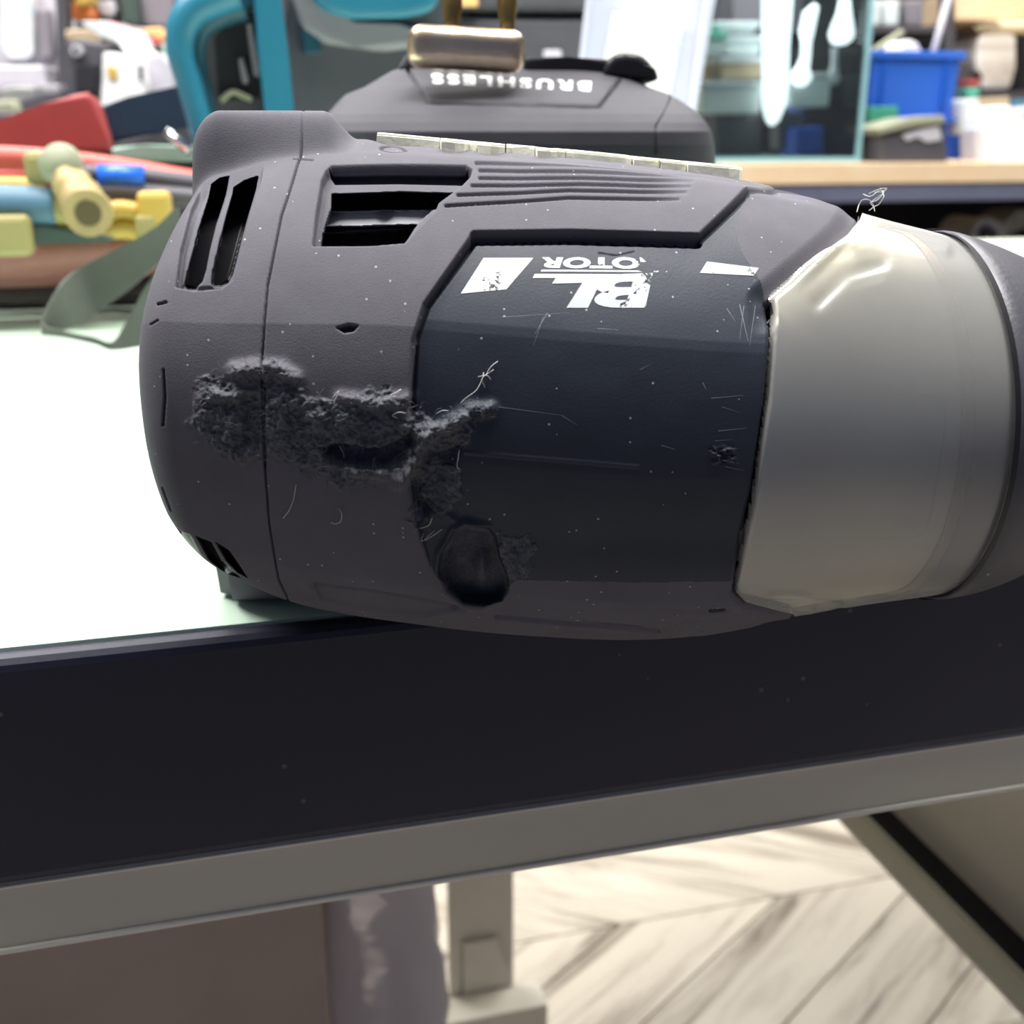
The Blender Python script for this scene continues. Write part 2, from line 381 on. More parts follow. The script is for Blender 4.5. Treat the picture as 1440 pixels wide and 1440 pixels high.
# legs
legp = onz(675, 1240, TZ-0.30)
def leg_at(px0, px1, py, n):
    a = onpl(px0, py, tb(0, n, 0), EN); b = onpl(px1, py, tb(0, n, 0), EN)
    return (a-E0).dot(ED), (b-E0).dot(ED)
s0, s1 = leg_at(632, 722, 1330, TD-0.06)
leg = tbox('rear_leg', s0, s1, TD-0.06, TD-0.057, 0.0, TZ-0.03, M['steel2'], 0.0005)
tbox('leg_return', s0-0.0015, s0+0.010, TD-0.063, TD-0.060, 0.0, TZ-0.03, M['steel2'], 0.0005)
zb = onpl(690, 1322, tb(0, TD-0.064, 0), EN).z
gs = [(652, 1328), (700, 1320), (724, 1390), (724, 1440), (652, 1440)]
bm = bmesh.new(); prism(bm, [onpl(x, y, tb(0, TD-0.066, 0), EN) for x, y in gs], EN*0.003); obj('gusset_plate', bm, M['steel2'], table)
b1 = onpl(600, 1418, tb(0, TD-0.075, 0), EN); b2 = onpl(760, 1405, tb(0, TD-0.075, 0), EN)
tbox('lower_beam', (b1-E0).dot(ED)-0.02, (b2-E0).dot(ED), TD-0.10, TD-0.067, b1.z-0.05, b1.z, M['steel2'], 0.001)
for s in (SL+0.02, SR-0.05):
    for n in (0.03, TD-0.06): tbox('leg', s, s+0.035, n, n+0.035, 0.0, TZ-0.03, M['steel'], 0.001)

# things under the table
cz = onpl(200, 1300, tb(0, 0.20, 0), EN)
sA, sB = leg_at(-300, 458, 1350, 0.16)
carton = thing('carton', tb((sA+sB)/2, 0.30, 0.0), 'dull brown cardboard box under the left end of the table', 'box')
tbox('box_body', sA, sB, 0.16, 0.44, 0.0, TZ-0.10, M['kraft'], 0.004, carton)
tbox('box_flap', sA+0.003, sB-0.003, 0.163, 0.437, TZ-0.0995, TZ-0.096, M['kraft'], 0.001, carton)
# crumpled clear film bag beside the carton
def film_bag():
    bm = bmesh.new(); n = 26; nz = 40; rnd = random.Random(3)
    top = at(520, 1200, 0.52); rows = []
    base_c = onz(545, 1440, 0.25)
    for j in range(nz+1):
        f = j/nz; z = 0.70*(1-f)
        c = at(512+45*f, 1300, 0.60); c.z = z; r = 0.024+0.022*math.sin(f*1.5)
        row = []
        for i in range(n):
            a = 2*math.pi*i/n; k = 1+0.16*math.sin(a*3+f*6)+0.10*rnd.uniform(-1, 1)
            row.append(bm.verts.new(c+Vector((math.cos(a)*r*k, math.sin(a)*r*0.6*k, 0))))
        rows.append(row)
    for j in range(nz):
        for i in range(n): bm.faces.new((rows[j][i], rows[j][(i+1) % n], rows[j+1][(i+1) % n], rows[j+1][i]))
    bm.faces.new(rows[-1]); bm.faces.new(rows[0][::-1])
    o = obj('plastic_bag', bm, M['film'], None, True)
    return tag(o, 'crumpled clear plastic film bag standing beside the brown box under the table', 'bag')
film_bag()

# ------------------------------------------------------------------ the tool
PSI = math.radians(6); TK = 0.975; TD0 = 0.212*TK
TX = np.array([math.cos(PSI), math.sin(PSI), 0.0]); TN = np.array([-math.sin(PSI), math.cos(PSI), 0.0]); TUP = np.array([0, 0, 1.0])
T0 = np.array([0, TD0, TZ])
PROF = np.array([(-.0620, .0521, .0350), (-.0519, .0504, .0386), (-.0418, .0495, .0414), (-.0316, .0488, .0433), (-.0215, .0481, .0445),
                 (-.0114, .0469, .0451), (-.0013, .0458, .0455), (.0088, .0448, .0456), (.0189, .0439, .0456), (.0291, .0432, .0451),
                 (.0392, .0429, .0441), (.0493, .0429, .0422), (.0594, .0417, .0399), (.0695, .0408, .0380), (.0796, .0400, .0365),
                 (.0898, .0392, .0345), (.0999, .0390, .0306), (.1100, .0388, .0253)])
PROF = np.stack([PROF[:, 0]*TK, CH-(CH-PROF[:, 1])*TK, PROF[:, 2]*TK], 1)
def prof(t): return np.interp(t, PROF[:, 0], PROF[:, 1]), np.interp(t, PROF[:, 0], PROF[:, 2])
_ts = np.linspace(-.062, .11, 400)
_c, _r = prof(_ts)
k_ = np.hanning(41); k_ /= k_.sum()
_c = np.convolve(np.pad(_c, 20, 'edge'), k_, 'valid'); _r = np.convolve(np.pad(_r, 20, 'reflect', reflect_type='odd'), k_, 'valid')
def prof(t): return np.interp(t, _ts, _c), np.interp(t, _ts, _r)
tool = thing('impact_wrench', Vector((0, TD0, TZ)), 'worn black cordless impact wrench with frayed rubber body lying on the table edge', 'power tool')

def sm(x, a, b):
    t = np.clip((x-a)/(b-a), 0, 1); return t*t*(3-2*t)
def sd_poly(X, Y, poly, far=60.0):
    """signed distance (negative inside) in a local drawing plane"""
    P = np.array(poly, float); out = np.full(X.shape, far)
    bb = (X > P[:, 0].min()-far) & (X < P[:, 0].max()+far) & (Y > P[:, 1].min()-far) & (Y < P[:, 1].max()+far)
    x, y = X[bb], Y[bb]; d = np.full(x.shape, 1e9); ins = np.zeros(x.shape, bool); n = len(P)
    for i in range(n):
        a, b = P[i], P[(i+1) % n]; e = b-a; L2 = (e**2).sum()+1e-9
        t = np.clip(((x-a[0])*e[0]+(y-a[1])*e[1])/L2, 0, 1)
        d = np.minimum(d, np.hypot(x-a[0]-t*e[0], y-a[1]-t*e[1]))
        c = ((a[1] > y) != (b[1] > y))
        with np.errstate(divide='ignore', invalid='ignore'):
            xi = (b[0]-a[0])*(y-a[1])/(b[1]-a[1]+1e-12)+a[0]
        ins ^= c & (x < xi)
    out[bb] = np.where(ins, -d, d); return np.minimum(out, far)
def d_line(X, Y, pts, far=30.0):
    P = np.array(pts, float); out = np.full(X.shape, far)
    bb = (X > P[:, 0].min()-far) & (X < P[:, 0].max()+far) & (Y > P[:, 1].min()-far) & (Y < P[:, 1].max()+far)
    x, y = X[bb], Y[bb]; d = np.full(x.shape, far)
    for i in range(len(P)-1):
        a, b = P[i], P[i+1]; e = b-a; L2 = (e**2).sum()+1e-9
        t = np.clip(((x-a[0])*e[0]+(y-a[1])*e[1])/L2, 0, 1)
        d = np.minimum(d, np.hypot(x-a[0]-t*e[0], y-a[1]-t*e[1]))
    out[bb] = d; return out
def vnoise(X, Y, seed=0):
    xi, yi = np.floor(X).astype(np.int64), np.floor(Y).astype(np.int64); fx, fy = X-xi, Y-yi
    fx, fy = fx*fx*(3-2*fx), fy*fy*(3-2*fy)
    def h(a, b):
        v = (a*374761393+b*668265263+seed*1442695041) & 0xffffffff
        v = ((v ^ (v >> 13))*1274126177) & 0xffffffff
        return ((v ^ (v >> 16)) & 0xffff)/65535.0
    return (h(xi, yi)*(1-fx)+h(xi+1, yi)*fx)*(1-fy)+(h(xi, yi+1)*(1-fx)+h(xi+1, yi+1)*fx)*fy
def fbm(X, Y, s, o=4, seed=0):
    r = 0; a = 0.5; 
    for i in range(o): r = r+a*vnoise(X/s, Y/s, seed+i); s /= 2.1; a *= 0.55
    return r

def grid_mesh(pos, faces_mask_mats, closed=True, parent=None, flip=True):
    """pos: (nt, np, 3). faces_mask_mats: list of (name, mask(nt-1,np), material, label). One part per mask."""
    nt, npp = pos.shape[:2]
    idx = np.arange(nt*npp).reshape(nt, npp)
    if closed: jn = (np.arange(npp)+1) % npp; A, B = idx[:-1], idx[1:]; quads = np.stack([A, A[:, jn], B[:, jn], B], -1)
    else: quads = np.stack([idx[:-1, :-1], idx[:-1, 1:], idx[1:, 1:], idx[1:, :-1]], -1)
    if flip: quads = quads[..., ::-1]
    out = {}
    V = pos.reshape(-1, 3)
    for name, mk, m, lab in faces_mask_mats:
        q = quads[mk]
        u, inv = np.unique(q.ravel(), return_inverse=True)
        me = bpy.data.meshes.new(name); me.vertices.add(len(u)); me.vertices.foreach_set('co', V[u].ravel().astype(np.float32))
        nf = len(q); me.loops.add(nf*4); me.polygons.add(nf)
        me.loops.foreach_set('vertex_index', inv.astype(np.int32).ravel()); me.polygons.foreach_set('loop_start', np.arange(0, nf*4, 4, dtype=np.int32))
        me.update(calc_edges=True); me.validate()
        me.polygons.foreach_set('use_smooth', np.ones(len(me.polygons), bool))
        o = bpy.data.objects.new(name, me); C.objects.link(o); me.materials.append(m); par(o, parent)
        if lab: o['label'] = lab
        out[name] = o
    return out

# --- housing: one dense surface carved in its real shape, then cut into its parts
QT, QP, QB = 880, 940, 90
t_in = np.linspace(-.0605, .0705, QT)
# rear: rounded corner and closed end
phi = np.concatenate([np.linspace(math.radians(-112), math.radians(108), QP, endpoint=False), np.linspace(math.radians(108), math.radians(248), QB, endpoint=False)])
cap_n = 40
cf = np.linspace(0, 1, cap_n, endpoint=False)
tt = np.concatenate([np.full(cap_n, -.0605), t_in])
sc = np.concatenate([cf, np.ones(QT)])
cz_, r_ = prof(tt)
fil = 0.0055
dd = np.clip((tt-(-.0605))/fil, 0, 1)
rr0 = r_-fil*(1-np.sqrt(np.clip(1-(1-dd)**2, 0, 1)))
T, PH = np.meshgrid(tt, phi, indexing='ij')
T_IN = T.copy()
_e = 1-sm(T, -.0605, -.036)
T = T + _e*np.where(np.sin(PH) > 0, 0.0075, np.where(PH > math.pi, 0.0012, 0.0048))*np.abs(np.sin(PH))**2.6*np.minimum(np.meshgrid(sc, phi, indexing='ij')[0], 1)
CZ_, R_ = np.meshgrid(cz_, phi, indexing='ij')[0], np.meshgrid(rr0*sc, phi, indexing='ij')[0]
def tool_pos(T, CZ_, R_, PH):
    return T0+T[..., None]*TX-(R_*np.cos(PH))[..., None]*TN+(CZ_+R_*np.sin(PH))[..., None]*TUP
base = tool_pos(T, CZ_, R_, PH)
PX, PY = projn(base)
front = (PH > math.radians(-104)) & (PH < math.radians(100)) & (np.arange(len(tt)) >= cap_n)[:, None]
PX = np.where(front, PX, -999.); PY = np.where(front, PY, -999.)
disp = np.zeros(T.shape); push = np.zeros(T.shape)
PH_D = np.degrees(PH)

SEAM = [(452, 150), (440, 165), (434, 196), (418, 230), (395, 300), (376, 400), (367, 520), (370, 640), (378, 740), (392, 820), (412, 862), (430, 880)]
PANEL = [(668, 323), (800, 321), (985, 326), (1052, 262), (1110, 250), (1300, 250), (1300, 822), (1040, 820), (900, 822), (800, 820), (725, 818), (690, 852), (650, 846), (606, 800), (585, 740),
         (578, 680), (580, 560), (586, 470), (602, 425)]
LIP = [(1210, 285), (1207, 303), (1190, 325), (1085, 416), (1088, 445), (1080, 560), (1060, 700), (1040, 790), (1030, 835), (1046, 852), (1085, 862), (1112, 868), (1125, 890)]
NOSE = [(1052, 262), (1036, 300), (1046, 340), (1074, 385), (1088, 420), (1300, 420), (1300, 230), (1080, 230)]
LIPPOLY = LIP+[(1500, 900), (1500, 285)]
CAPPOLY = [(-900, 100)]+SEAM+[(-900, 900)]
s_panel = sd_poly(PX, PY, PANEL); s_lip = sd_poly(PX, PY, LIPPOLY); s_cap = sd_poly(PX, PY, CAPPOLY, 900)
# facets
def facet(brk, k):
    o = np.zeros(T.shape)
    for a, b in zip(brk[:-1], brk[1:]):
        m = (PH_D >= a) & (PH_D < b); mid = (a+b)/2; h = math.radians((b-a)/2)
        v = (math.cos(h)/np.cos(np.radians(PH_D-mid))-1)
        o = np.where(m, v*R_*k, o)
    return o
f_panel = facet([-104, -76, -36, -2, 26, 74], 0.42); f_over = facet([-104, -80, -34, 24, 72], 0.16)
f_body = np.where(front, f_over, 0)
disp += f_body
low_f = 1-sm(PY, 760, 818)
inp = sm(-s_panel, -1.5, 2.5)*front*low_f
disp += inp*(-0.0009+0.4*(f_panel-f_body))
disp -= 0.00035*sm(-np.abs(s_panel-0)+4, 0, 4)*front*low_f            # soft line all round the panel
top_g = [(668, 327), (800, 325), (984, 330)]
g1 = d_line(PX, PY, top_g); disp -= 0.0021*sm(-g1, -7.5, -3.5)
g2 = d_line(PX, PY, [(668, 327), (600, 428), (584, 480), (580, 560), (580, 585)]); disp -= 0.0012*sm(-g2, -6.5, -1.5)
g2 = d_line(PX, PY, [(984, 330), (1052, 264)]); disp -= 0.0006*sm(-g2, -5, -1)
# ribs
for a, b, c in [((670, 227.5), (820, 231), (985, 240)), ((675, 237), (820, 240), (982, 247)), ((675, 247), (820, 248), (975, 254)),
                ((664, 257), (820, 256), (971, 261)), ((644, 270), (800, 264), (965, 268)), ((627, 285), (800, 274), (955, 277))]:
    g = d_line(PX, PY, [a, b, c]); disp -= 0.00055*sm(-g, -3.2, -0.6)*(1-sm(PX, 900, 985)*0.8)
# front lip bevel
disp -= 0.0014*sm(-s_lip, -34, 0)*(1-sm(PY, 430, 470))*(s_lip > 0)*front
disp -= 0.0005*sm(-s_lip, -6, 0)*(s_lip > 0)*front
disp -= 0.004*sm(-s_lip, -0.2, 1.4)*front
# seam
sd_seam = d_line(PX, PY, SEAM); disp -= 0.0007*sm(-sd_seam, -2.0, -0.5)
# small cracks
for ln, dp, wd in [([(412, 223), (440, 224)], .0003, 1.3), ([(440, 192), (452, 189), (480, 188)], .0003, 1.5), ([(229, 520), (231, 560), (228, 600)], .0009, 2.2),
                   ([(222, 427), (233, 424)], .0008, 2.4), ([(212, 456), (222, 450)], .0005, 1.6), ([(845, 345), (870, 349), (895, 343)], .00015, 1.6),
                   ([(655, 640), (800, 652), (900, 660)], -.00012, 4.0), ([(372, 545), (372, 660)], .0007, 2.2),
                   ([(1000, 862), (1018, 860)], .0012, 3.5), ([(820, 878), (850, 883), (900, 887)], .0012, 4.0), ([(228, 690), (240, 720)], .0005, 2.0)]:
    g = d_line(PX, PY, ln); disp -= dp*sm(-g, -wd, -wd*0.3)
s = sd_poly(PX, PY, [(474, 461), (490, 456), (503, 458), (497, 465), (484, 467)]); disp -= 0.0018*sm(-s, -2, 3)
# screw boss ring
g = np.abs(np.hypot((PX-553), (PY-204)*2.4)-17); disp -= 0.0006*sm(-g, -3.5, -1)
# --- vents
def carve(poly, depth, edge=1.2):
    global push
    s = sd_poly(PX, PY, poly); mk = sm(-s, -edge*0.5, edge); push = push*(1-mk)+depth*mk; return s
VENT_L = [(247, 402), (253, 350), (268, 292), (285, 258), (302, 242), (372, 224), (366, 250), (350, 293), (333, 360), (325, 392), (310, 404), (272, 407)]
s = sd_poly(PX, PY, VENT_L); disp -= 0.0011*sm(-s, -1.5, 1.5)*(1-sm(-s, 4, 9)*0.35)*(1-sm(PH_D, 62, 72))
SLOTS = [[(257, 398), (261, 378), (267, 355), (277, 315), (287, 285), (297, 257), (309, 250), (322, 247), (313, 277), (302, 310), (293, 347), (288, 375), (283, 392), (273, 402), (262, 402)],
         [(295, 395), (297, 377), (304, 345), (313, 307), (321, 280), (328, 257), (343, 249), (362, 243), (347, 293), (337, 330), (330, 360), (325, 380), (319, 392), (308, 398), (299, 398)]]
dark = np.zeros(T.shape, bool); louv = np.zeros(T.shape, bool)
SL_M = [carve(p, 0.010) < -0.6 for p in SLOTS]
VENT_R = [(440, 342), (444, 300), (452, 250), (458, 238), (466, 231), (560, 229), (655, 231), (663, 236), (661, 244), (648, 257), (616, 280), (612, 290), (586, 316), (568, 337), (520, 341)]
s = sd_poly(PX, PY, VENT_R); disp -= 0.0016*sm(-s, -2.0, 2.5)
for p, dp in [([(463, 233), (560, 231), (658, 233), (661, 240), (650, 246), (560, 243), (470, 244)], .0030),
              ([(466, 256), (560, 253), (646, 256), (612, 279), (540, 279), (464, 281)], .010),
              ([(463, 281), (540, 279), (611, 278), (588, 300), (456, 303)], .0052),
              ([(456, 303), (588, 300), (580, 311), (454, 313)], .0066),
              ([(453, 313), (582, 308), (566, 336), (520, 339), (449, 342)], .010)]:
    q = carve(p, dp)
    if dp >= .0066: SL_M.append(q < -0.6)
    if dp == .0052: louv |= q < -0.6
VB = [[(250, 745), (268, 752), (284, 785), (308, 811), (292, 804), (264, 778)], [(276, 754), (298, 762), (312, 790), (338, 816), (318, 811), (294, 790)],
      [(304, 763), (322, 773), (336, 795), (348, 816), (334, 808), (318, 790)]]
for p in VB: SL_M.append(carve(p, 0.006, 1.5) < -0.6)
# --- melted hole and gouges
HOLE = [(640, 752), (655, 745), (690, 752), (699, 765), (704, 790), (714, 812), (716, 830), (706, 846), (680, 852), (650, 846), (628, 828), (617, 805), (620, 785), (632, 768)]
s_h = sd_poly(PX, PY, HOLE)
disp += 0.0010*np.exp(-((s_h-4)/4.0)**2)*front*sm(700-PX, -5, 40)
mk = sm(-s_h, -1.5, 7); push += mk*0.0065
push -= 0.0022*np.exp(-(((PX-678)/9)**2+((PY-800)/22)**2))*mk
PATCH = [(278, 540), (285, 515), (330, 520), (345, 510), (380, 503), (420, 520), (430, 545), (470, 560), (520, 545), (545, 560), (575, 555), (585, 575), (620, 585), (655, 568), (690, 570),
         (700, 585), (672, 600), (660, 625), (640, 650), (650, 680), (640, 720), (610, 735), (592, 760), (575, 740), (580, 690), (560, 680), (520, 690), (480, 690), (430, 675), (400, 650),
         (370, 650), (330, 650), (285, 640), (270, 600)]
PATCH2 = [(708, 765), (745, 762), (748, 790), (744, 815), (716, 812)]
s_p = sd_poly(PX, PY, PATCH); s_p2 = sd_poly(PX, PY, PATCH2); s_pp = np.minimum(s_p, s_p2)
wob = (fbm(PX, PY, 26, 3, 5)-0.40)*60
pm = sm(-(s_pp+wob), -3, 9)*front*(s_h > 0)
rough = fbm(PX+fbm(PX, PY, 20, 2, 9)*30, PY, 15, 5, 1)-0.48
rough2 = fbm(PX*0.8, PY+PX*0.3, 5, 3, 2)-0.45
disp += pm*(rough*0.0017+rough2*0.0008+0.0002)
RIDGE = [([(330, 520), (360, 516), (395, 518), (415, 532)], .0011, 9), ([(285, 560), (300, 555), (330, 560)], .0007, 8), ([(590, 608), (620, 603), (645, 590), (660, 578), (690, 576)], .0013, 9),
         ([(560, 680), (575, 665), (590, 640), (598, 615)], .0013, 9), ([(490, 665), (530, 668), (560, 672)], .0009, 8), ([(480, 560), (530, 566), (575, 560)], .0007, 9),
         ([(590, 745), (615, 725), (640, 740)], .0006, 7)]
for ln, hgt, wd in RIDGE:
    g = d_line(PX, PY, ln, 40); disp += hgt*np.exp(-(g/wd)**2)*(0.6+0.9*fbm(PX, PY, 7, 3, 4))*front
GOUGE = [(448, 630), (470, 622), (520, 632), (560, 622), (580, 605), (585, 628), (570, 650), (545, 662), (510, 662), (478, 655), (455, 645)]
s = sd_poly(PX, PY, GOUGE)+(fbm(PX, PY, 12, 3, 8)-0.45)*10; disp -= 0.0030*sm(-s, -2, 8)*front
GO2 = [(592, 640), (625, 615), (650, 625), (630, 680), (615, 720), (590, 730), (578, 690)]
s = sd_poly(PX, PY, GO2); disp -= 0.0013*sm(-s, -8, 10)*front
s = sd_poly(PX, PY, [(338, 560), (360, 552), (372, 580), (368, 625), (340, 630)]); disp -= 0.0009*sm(-s, -4, 8)*front
# scuffs at the front end
s = sd_poly(PX, PY, [(1000, 630), (1035, 632), (1040, 658), (1005, 655)]); disp += 0.0004*sm(-s, -4, 6)*(fbm(PX, PY*2, 7, 3, 14)-0.4)*4*front
# scuffed bottom front corner
s = sd_poly(PX, PY, [(930, 840), (1030, 830), (1050, 855), (1120, 870), (1090, 890), (960, 905), (930, 885)]); disp += 0.0005*sm(-s, -8, 12)*(fbm(PX, PY*1.5, 22, 4, 11)-0.45)*front
# broad hand-worn waviness
disp += 0.00025*(fbm(PX, PY, 90, 2, 21)-0.5)*front
# recessed slot line under the body
g = d_line(PX, PY, [(700, 872), (800, 881), (900, 889), (925, 893)]); disp -= 0.0008*sm(-g, -5, -1)
g = d_line(PX, PY, [(440, 828), (520, 836), (600, 850), (650, 862)]); disp -= 0.0006*sm(-g, -7, -1)
s = sd_poly(PX, PY, [(438, 822), (520, 834), (600, 848), (650, 862), (600, 872), (500, 862), (452, 850)]); disp -= 0.0008*sm(-s, -2, 3)

# --- bumpers (flat-topped block above, foot block below), in the tool's own coordinates
inv_s = np.maximum(np.abs(np.sin(PH)), 0.3)
tlen = np.where(np.arange(len(tt)) >= cap_n, tt, -.0605)[:, None]*np.ones_like(PH)
def bump_mask(a0, a1, b0, b1, t0, t1, t2, t3): return sm(PH_D, a0, a1)*(1-sm(PH_D, b0, b1))*sm(T, t0, t1)*(1-sm(T, t2, t3))
ztop = 0.0968
bz = CZ_+R_*np.sin(PH)
m_top = sm(PH_D, 73, 83)*(1-sm(PH_D, 118, 130))*(1-sm(T, -.0318, -.0262))
_q = np.clip((T_IN+.0605)/.006, 0, 1); ramp = np.sqrt(_q*(2-_q))
up = np.clip((ztop-.0065*(1-ramp)-bz)/inv_s, 0, 0.02)*m_top*(sc[:, None] > 0.999)
PH_W = np.where(PH_D > 180, PH_D-360, PH_D)
m_bot = sm(PH_W, -165, -150)*(1-sm(PH_W, -110, -97))*(1-sm(T, -.040, -.012))
dn = np.clip((bz-0.0012)/inv_s, 0, 0.032)*m_bot*(sc[:, None] > 0.999)
disp = disp*(1-0.8*np.clip(m_top, 0, 1)*(PY > -500)*(up > 0.0006))+up+dn-0.0011*sm(PH_D, 70, 80)*(1-sm(PH_D, 100, 120))*sm(T, -.026, -.02)*(1-sm(T, .045, .055))
disp[:cap_n] = 0; print('dn', dn.max(), up.max(), m_bot.max(), bz.min())
Rf = R_+disp*np.where(sc[:, None] > 0.999, 1, 0)
pos = tool_pos(T, CZ_, Rf, PH)
_v = pos-np.array(CAM); _v /= np.linalg.norm(_v, axis=-1, keepdims=True); pos = pos+_v*push[..., None]
fc = lambda a: np.maximum.reduce([a[:-1], a[1:], np.roll(a, -1, 1)[:-1], np.roll(a, -1, 1)[1:]])
cell = lambda a: 0.25*(a[:-1]+a[1:]+np.roll(a, -1, 1)[:-1]+np.roll(a, -1, 1)[1:])
c_front = cell(front.astype(float)) > 0.99
c_keep = ~((cell(s_lip) < -3.0) & c_front)
t_c = cell(T); back_lim = t_c < 0.0495+0.0*t_c
c_keep &= c_front | (t_c < 0.060)
seam_t = -.0425
c_capm = np.where(c_front, cell(s_cap) < 0, t_c < seam_t)
c_dark = (cell(dark.astype(float)) > 0.5)
c_top = (cell(up) > 0.0007) & c_capm | ((cell(up) > 0.0007) & (t_c < -.025))
c_bot = cell(dn) > 0.0015
c_fray = (cell(pm) > 0.45) & c_front
c_nose = (cell(sd_poly(PX, PY, NOSE)) < 0) & c_front & (cell(s_panel) < 0)
c_panel = (cell(s_panel) < 0) & c_front
c_p2 = (cell(s_p2) < 6) & c_front
c_hole = (cell(s_h) < -2) & c_front & (cell(PH_D) > -75)
masks = []
rest = c_keep.copy()
def take(m):
    global rest
    r = m & rest; rest = rest & ~m; return r
c_louv = cell(louv.astype(float)) > 0.5
m_sl = [take(cell(q.astype(float)) > 0.5) for q in SL_M]; m_louv = take(c_louv)
m_hole = take(c_hole); m_fr2 = take(c_fray & c_p2); m_fray = take(c_fray)
m_bt = take(c_top); m_bb = take(c_bot)
m_nose = take(c_nose); m_panel = take(c_panel)
m_cap = take(c_capm)
m_body = rest
HP = grid_mesh(pos, [('motor_housing', m_body, M['rubber'], None), ('rear_cap', m_cap, M['rubber'], None), ('side_panel', m_panel, M['panel'], 'smooth blue-black side panel with worn white print'),
                     ('rear_bumper', m_bt, M['rubber'], None), ('bumper_foot', m_bb, M['rubber'], None), ('vent_louver', m_louv, M['grille'], 'light grey louver bar'),
                     ('frayed_patch', m_fray, M['frayed'], 'torn and frayed rubber patch'), ('frayed_patch', m_fr2, M['frayed'], 'small frayed spot right of the melted hole'), ('melted_hole', m_hole, M['frayed'], 'deep melted hole with a soft rim'), ('nose_cover', m_nose, M['rubber'], None)]+[('vent_slot', q, M['black'], 'dark vent slot') for q in m_sl if q.sum() > 20], True, tool)
q4 = None
# collision surface for everything that sits on the housing
st = 3
sub = pos[::st, ::st]; ns, nq = sub.shape[:2]
ii = np.arange(ns*nq).reshape(ns, nq)
quads = np.stack([ii[:-1], np.roll(ii, -1, 1)[:-1], np.roll(ii, -1, 1)[1:], ii[1:]], -1).reshape(-1, 4)
BV = BVHTree.FromPolygons([Vector(v) for v in sub.reshape(-1, 3)], quads.tolist())
def hit(px, py, bv=None):
    loc, nrm, i, d = (bv or BV).ray_cast(CAM, ray(px, py).normalized())
    k = 0
    while loc is None and k < 25 and bv is None:
        k += 1; loc, nrm, i, d = BV.ray_cast(CAM, ray(px, py+k).normalized())
    if loc is None: return None, None
    if nrm.dot(ray(px, py)) > 0: nrm = -nrm
    return loc, nrm

# --- printed marks
def stroke_text(txt, size=1.0, bold=0.03, shear=0.0, space=1.0):
    cu = bpy.data.curves.new('t', 'FONT'); cu.body = txt; cu.size = size; cu.offset = bold; cu.shear = shear; cu.space_character = space
    cu.resolution_u = 6
    o = bpy.data.objects.new('t', cu); C.objects.link(o)
    dg = bpy.context.evaluated_depsgraph_get(); me = bpy.data.meshes.new_from_object(o.evaluated_get(dg)); bpy.data.objects.remove(o)
    return me
def decal(name, me_or_polys, quad, m, parent, off=0.00006, cut=5.0, bv=None, wear=None, label=None):
    """map a flat drawing (bbox -> pixel quad UL, UR, LR, LL as seen) on the real surface under it"""
    bm = bmesh.new()
    if isinstance(me_or_polys, list):
        for pl in me_or_polys: bm.faces.new([bm.verts.new((x, y, 0)) for x, y in pl])
    else: bm.from_mesh(me_or_polys)
    bmesh.ops.remove_doubles(bm, verts=bm.verts, dist=1e-5)
    xs = [v.co.x for v in bm.verts]; ys = [v.co.y for v in bm.verts]; x0, x1, y0, y1 = min(xs), max(xs), min(ys), max(ys)
    UL, UR, LR, LL = [Vector(q) for q in quad]
    for v in bm.verts:
        u = (v.co.x-x0)/(x1-x0); w_ = (v.co.y-y0)/(y1-y0)
        p = (LL*(1-u)+LR*u)*(1-w_)+(UL*(1-u)+UR*u)*w_; v.co = (p.x, p.y, 0)
    bmesh.ops.triangulate(bm, faces=bm.faces[:])
    xs = [v.co.x for v in bm.verts]; ys = [v.co.y for v in bm.verts]
    for ax, lo, hi in ((0, min(xs), max(xs)), (1, min(ys), max(ys))):
        k = lo+cut
        while k < hi:
            n = Vector((1, 0, 0)) if ax == 0 else Vector((0, 1, 0)); c = n*k
            bmesh.ops.bisect_plane(bm, geom=bm.verts[:]+bm.edges[:]+bm.faces[:], plane_co=c, plane_no=n, dist=1e-4); k += cut
    bm.verts.index_update(); kill = []; ws = []
    for v in bm.verts:
        px, py = v.co.x, v.co.y
        l, n = hit(px, py, bv)
        if l is None: kill.append(v); continue
        v.co = l+n*off; ws.append(wear(px, py) if wear else 0.0)
    if kill: bmesh.ops.delete(bm, geom=kill, context='VERTS')
    me = bpy.data.meshes.new(name); bm.to_mesh(me); bm.free()
    a = me.attributes.new('wear', 'FLOAT', 'POINT'); a.data.foreach_set('value', ws)
    o = link_mesh(name, me, m, parent, True)
    if label: o['label'] = label
    return o
def rot180(q): return [q[2], q[3], q[0], q[1]]       # the tool lies upside down: the drawing's upper left lands lower right
PN = HP['side_panel']
decal('logo_letters', stroke_text('BL', 1, 0.045, 0.30, 0.9), rot180([(776, 389), (918, 384), (944, 433), (776, 433)][0:4]), M['print2'], PN,
      wear=lambda x, y: max(0, min(0.14, (x-850)/500))+max(0, (x-915)/120), label='worn silver BL letters, upside down')
decal('logo_letters', stroke_text('MOTOR', 1, 0.05, 0.25, 1.05), rot180([(762, 362), (932, 362), (948, 379), (764, 377)]), M['print'], PN, cut=4,
      wear=lambda x, y: max(0, min(0.6, (x-888)/60)), label='worn white MOTOR letters, upside down')
R2 = [[(0, 0), (1, 0), (1, 1), (0, 1)]]
decal('logo_line', R2, [(762, 379.5), (940, 381), (938, 383), (760, 382)], M['print'], PN, wear=lambda x, y: max(0, (x-870)/200))
decal('logo_line', R2, [(752, 385.5), (916, 386), (912, 391), (749, 391)], M['print'], PN, wear=lambda x, y: max(0, (x-870)/200))
